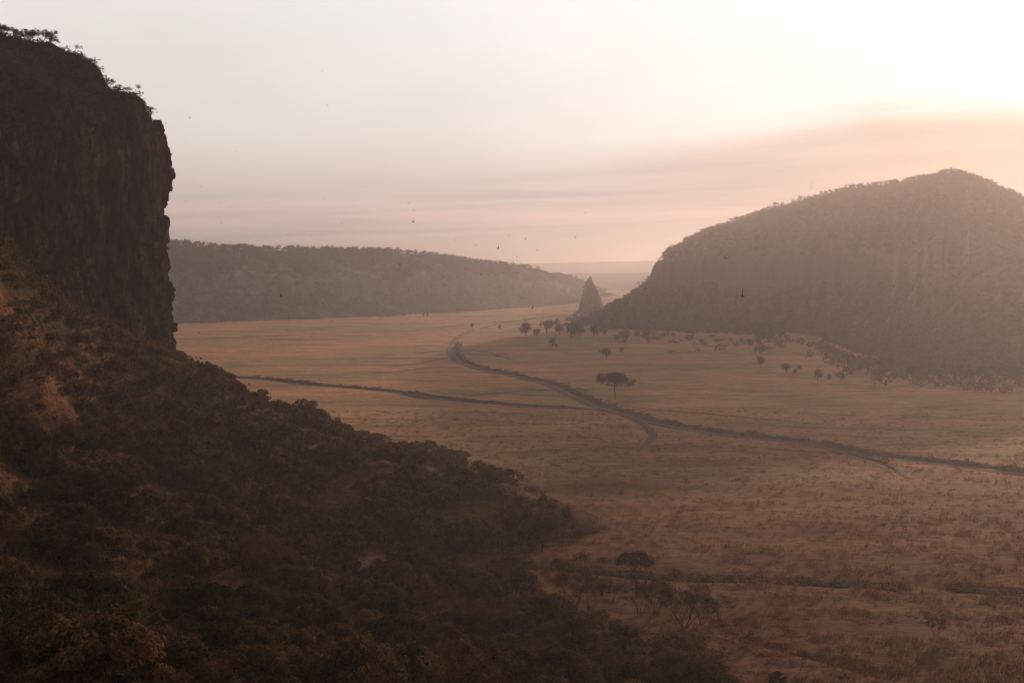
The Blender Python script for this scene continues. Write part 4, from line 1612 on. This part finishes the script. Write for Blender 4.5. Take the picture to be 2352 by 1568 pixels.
# ------------------------------------------------------------------ plants on the cliff's skyline
def skyline_point(dx, want_y=None):
    """the highest point of the cliff seen at a measured column"""
    V = CLIFF_V.reshape(-1, 3)
    V = V[V[:, 1] > 200]
    a, b = proj(V[:, 0], V[:, 1], V[:, 2])
    m = np.abs(a - dx) < 2.5
    if not m.any():
        m = np.abs(a - dx) < 8
    k = np.argmin(b[m])
    return V[m][k]


RIM = [(5, 24, 0, 'bush', "bushy rim shrub at the picture's left edge, leftmost on the cliff top"), (22, 22, 1, 'bush', "second rim shrub from the left edge on the cliff top"),
       (42, 24, 2, 'bush', "third rim shrub from the left edge on the cliff top"), (62, 26, 3, 'bush', "fourth rim shrub from the left edge on the cliff top"), (80, 24, 4, 'bush', "fifth rim shrub from the left edge on the cliff top"),
       (98, 26, 5, 'bush', "sixth rim shrub from the left edge, near the end of the hedge-like row"), (116, 26, 6, 'bush', "seventh rim shrub from the left, last full one of the row"),
       (128, 14, 0, 'bush', "small shrub ending the row on the cliff top"),
       (152, 10, 7, 'thin', "low thin bush left of the wispy tree on the cliff shoulder"), (172, 22, 8, 'thin', "wispy thin tree leaning over the cliff shoulder"), (192, 13, 9, 'thin', "small wispy bush at the shoulder's drop"),
       (252, 16, 1, 'bush', "rounded bush on the cliff step, left one"), (270, 14, 3, 'bush', "rounded bush on the cliff step, right one"), (294, 14, 20, 'umb', "tiny flat-topped acacia on the cliff brow"),
       (322, 26, 8, 'tree', "slender lone tree at the very corner of the cliff brow"), (362, 20, 9, 'thin', "wispy shrub sticking out of the cliff's right edge")]
for dx, h, k, kd, lab in RIM:
    p = skyline_point(dx)
    ms = {'bush': (THORNS[k % 3] if k % 2 else TREES[k % 3]), 'thin': DEAD[k % 2], 'umb': UMB_SMALL, 'tree': DEAD[0]}[kd]
    href = {'bush': 4.0 if k % 2 else 5.0, 'thin': 3.0, 'umb': 3.0, 'tree': 3.0}[kd]
    hh = (h * S / F * p[1])
    place('rim_tree' if kd in ('tree', 'umb') else 'rim_shrub', ms, (p[0], p[1], p[2] - hh * (0.3 if kd == 'bush' else 0.1)), hh * (1.3 if kd == 'bush' else 1.1) / href, dx * 0.7, lab, 'tree' if kd in ('tree', 'umb') else 'shrub', wide={'bush': 1.1, 'thin': 1.1, 'umb': 1.2, 'tree': 0.75}[kd])


# ------------------------------------------------------------------ swifts
def bird_mesh(name, dihedral, fold, seed):
    """one continuous body with sickle wings and a forked tail, flying towards +Y, span about 0.4 m"""
    V, Fc = [], []

    def ring_strip(rings):
        b = len(V)
        n = len(rings[0])
        for r in rings:
            V.extend(r)
        for i in range(len(rings) - 1):
            for j in range(n):
                k = (j + 1) % n
                Fc.append((b + i * n + j, b + i * n + k, b + (i + 1) * n + k, b + (i + 1) * n + j))
    st = [(-0.085, 0.004, 0), (-0.06, 0.011, 0), (-0.02, 0.019, 0), (0.02, 0.021, 0), (0.05, 0.016, 0.002), (0.068, 0.012, 0.003), (0.08, 0.003, 0)]
    ring_strip([[(math.cos(a) * r, y, math.sin(a) * r * 0.9 + z) for a in np.linspace(0, 2 * math.pi, 8, endpoint=False)] for y, r, z in st])
    for s in (-1, 1):
        rings = []
        for f in np.linspace(0, 1, 8):
            span = 0.20 * f
            x = s * (0.010 + span * math.cos(dihedral))
            z = 0.006 + span * math.sin(dihedral)
            y = 0.035 + 0.02 * math.sin(f * 1.6) - fold * f ** 1.7
            c = 0.052 * (1 - f) ** 0.6 * (1 - 0.25 * f) + 0.004
            th = 0.006 * (1 - f) + 0.0015
            nx_, nz_ = -math.sin(dihedral) * s, math.cos(dihedral)
            rings.append([(x + nx_ * th, y, z + nz_ * th), (x, y + 0.3 * c, z), (x - nx_ * th, y, z - nz_ * th), (x, y - 0.7 * c, z)])
        ring_strip(rings)
        ring_strip([[(s * 0.002, -0.07, 0.003), (s * 0.010, -0.07, 0), (s * 0.002, -0.07, -0.003)], [(s * 0.014, -0.125, 0.001), (s * 0.018, -0.125, 0), (s * 0.014, -0.125, -0.001)]])
    me = bpy.data.meshes.new(name)
    me.from_pydata(V, [], Fc)
    me.materials.append(M_BIRD)
    me.polygons.foreach_set("use_smooth", np.ones(len(me.polygons), dtype=bool))
    return me


BM = [bird_mesh('swift', math.radians(a), f, 0) for a, f in ((45, 0.03), (20, 0.09), (-15, 0.08), (35, 0.10))]


def put_bird(sx, sy, D, me, rot, scale, label, group=None):
    px, py = sx * 1024 / 3564, sy * 1024 / 3564
    x, y = pt(px, D)
    o = link('swift', me)
    o.location = (x, y, zat(py, D))
    o.rotation_euler = rot
    o.scale = (scale,) * 3
    tag(o, label, 'bird', group)
    return o


put_bird(2585, 1030, 33, BM[0], (0.15, math.radians(-45), 0.0), 1.1, "largest black swift, wings in an L, banking before the right hill")
put_bird(2526, 898, 70, BM[3], (0.2, 0.4, 0.5), 1.0, "small black swift above and left of the largest one, before the right hill")
BIRDS = [(661, 410, 2), (1120, 246, 2), (822, 527, 2), (1437, 771, 3), (1732, 864, 3), (1655, 853, 2), (1369, 849, 2), (699, 649, 1), (1025, 700, 1), (1126, 694, 1), (956, 680, 1), (1421, 708, 2), (1441, 732, 2),
         (1774, 818, 2), (1585, 836, 1), (1828, 830, 2), (2003, 825, 2), (2036, 740, 2), (1799, 893, 2), (1869, 870, 1), (1791, 857, 1), (1391, 918, 3), (1493, 926, 2), (1436, 963, 2), (1539, 963, 2), (1562, 963, 1),
         (1674, 955, 2), (1752, 948, 2), (1734, 971, 1), (1706, 991, 2), (1549, 992, 2), (1815, 1037, 3), (1852, 1072, 3), (2023, 1073, 2), (1630, 913, 1), (1574, 1051, 1), (1396, 1059, 1), (1474, 1095, 2), (1487, 1097, 2),
         (1588, 1091, 1), (1310, 1072, 2), (1326, 1105, 1), (1892, 1085, 1), (978, 1029, 3), (999, 1147, 2), (1084, 1170, 2), (1155, 1118, 2), (1131, 946, 3), (913, 923, 2), (746, 926, 1), (957, 962, 2), (1174, 960, 2),
         (1189, 1005, 2), (909, 968, 1), (1125, 1053, 2), (1038, 1053, 1), (969, 1056, 2), (868, 1013, 2), (848, 1028, 1), (733, 894, 2), (648, 937, 1), (676, 1025, 1), (805, 1069, 1), (931, 1049, 1), (1143, 1060, 1),
         (692, 1157, 1), (702, 1121, 1), (749, 1193, 1), (944, 1177, 1), (1103, 1112, 1), (769, 1117, 1), (753, 1078, 1), (1002, 817, 1), (1080, 819, 1), (682, 817, 1), (1013, 800, 1), (1112, 786, 1), (1189, 775, 2),
         (718, 835, 1), (770, 774, 1), (918, 824, 1), (620, 380, 1), (1140, 366, 1), (750, 505, 1), (923, 586, 1), (732, 631, 1), (2310, 670, 1), (2363, 550, 1), (2824, 640, 1), (2824, 652, 1), (373, 145, 1),
         (645, 700, 1), (670, 745, 1), (767, 705, 1), (800, 722, 1), (1176, 738, 1)]
bnames = {1: ("faint speck-sized swift among the scattered flock over the plain", "speck-sized swifts of the flock"),
          2: ("small dark swift of the scattered flock between cliff and rock tower", "small swifts of the flock"),
          3: ("larger dark swift with its wings visible, of the scattered flock", "larger swifts of the flock")}
brng = np.random.default_rng(12)
for sx, sy, g in BIRDS:
    D = {1: 230, 2: 155, 3: 90}[g] * brng.uniform(0.9, 1.15)
    if sx < 700 and sy > 300:
        D = min(D, 240)
    lab, grp = bnames[g]
    if (sx, sy) == (661, 410):
        lab, grp = "dark swift alone in the pale sky right of the cliff brow", None
    if (sx, sy) == (1120, 246):
        lab, grp = "tiny swift highest in the sky, above the rest of the flock", None
    put_bird(sx, sy, D, BM[int(brng.integers(0, 4))], (brng.uniform(-0.5, 0.5), brng.uniform(-0.7, 0.7), brng.uniform(0, 6.28)), brng.uniform(0.9, 1.2), lab, grp)

# ------------------------------------------------------------------ haze
def build_haze():
    x, y0, y1, z0, z1 = 16500.0, -16500.0, 16500.0, -6.0, 135.0
    V = [(-x, y0, z0), (x, y0, z0), (x, y1, z0), (-x, y1, z0), (-x, y0, z1), (x, y0, z1), (x, y1, z1), (-x, y1, z1)]
    Fc = [(0, 3, 2, 1), (4, 5, 6, 7), (0, 1, 5, 4), (1, 2, 6, 5), (2, 3, 7, 6), (3, 0, 4, 7)]
    me = bpy.data.meshes.new("haze")
    me.from_pydata(V, [], Fc)
    m, N, L = new_mat("haze")
    v = N.new('ShaderNodeVolumePrincipled')
    v.inputs['Density'].default_value = HAZE_DENSITY
    v.inputs['Color'].default_value = HAZE_COLOR
    v.inputs['Anisotropy'].default_value = HAZE_ANISO
    o = N.new('ShaderNodeOutputMaterial')
    L.new(v.outputs[0], o.inputs['Volume'])
    me.materials.append(m)
    tag(link("haze", me), "pale warm haze filling the whole valley", "haze", kind='stuff')


build_haze()
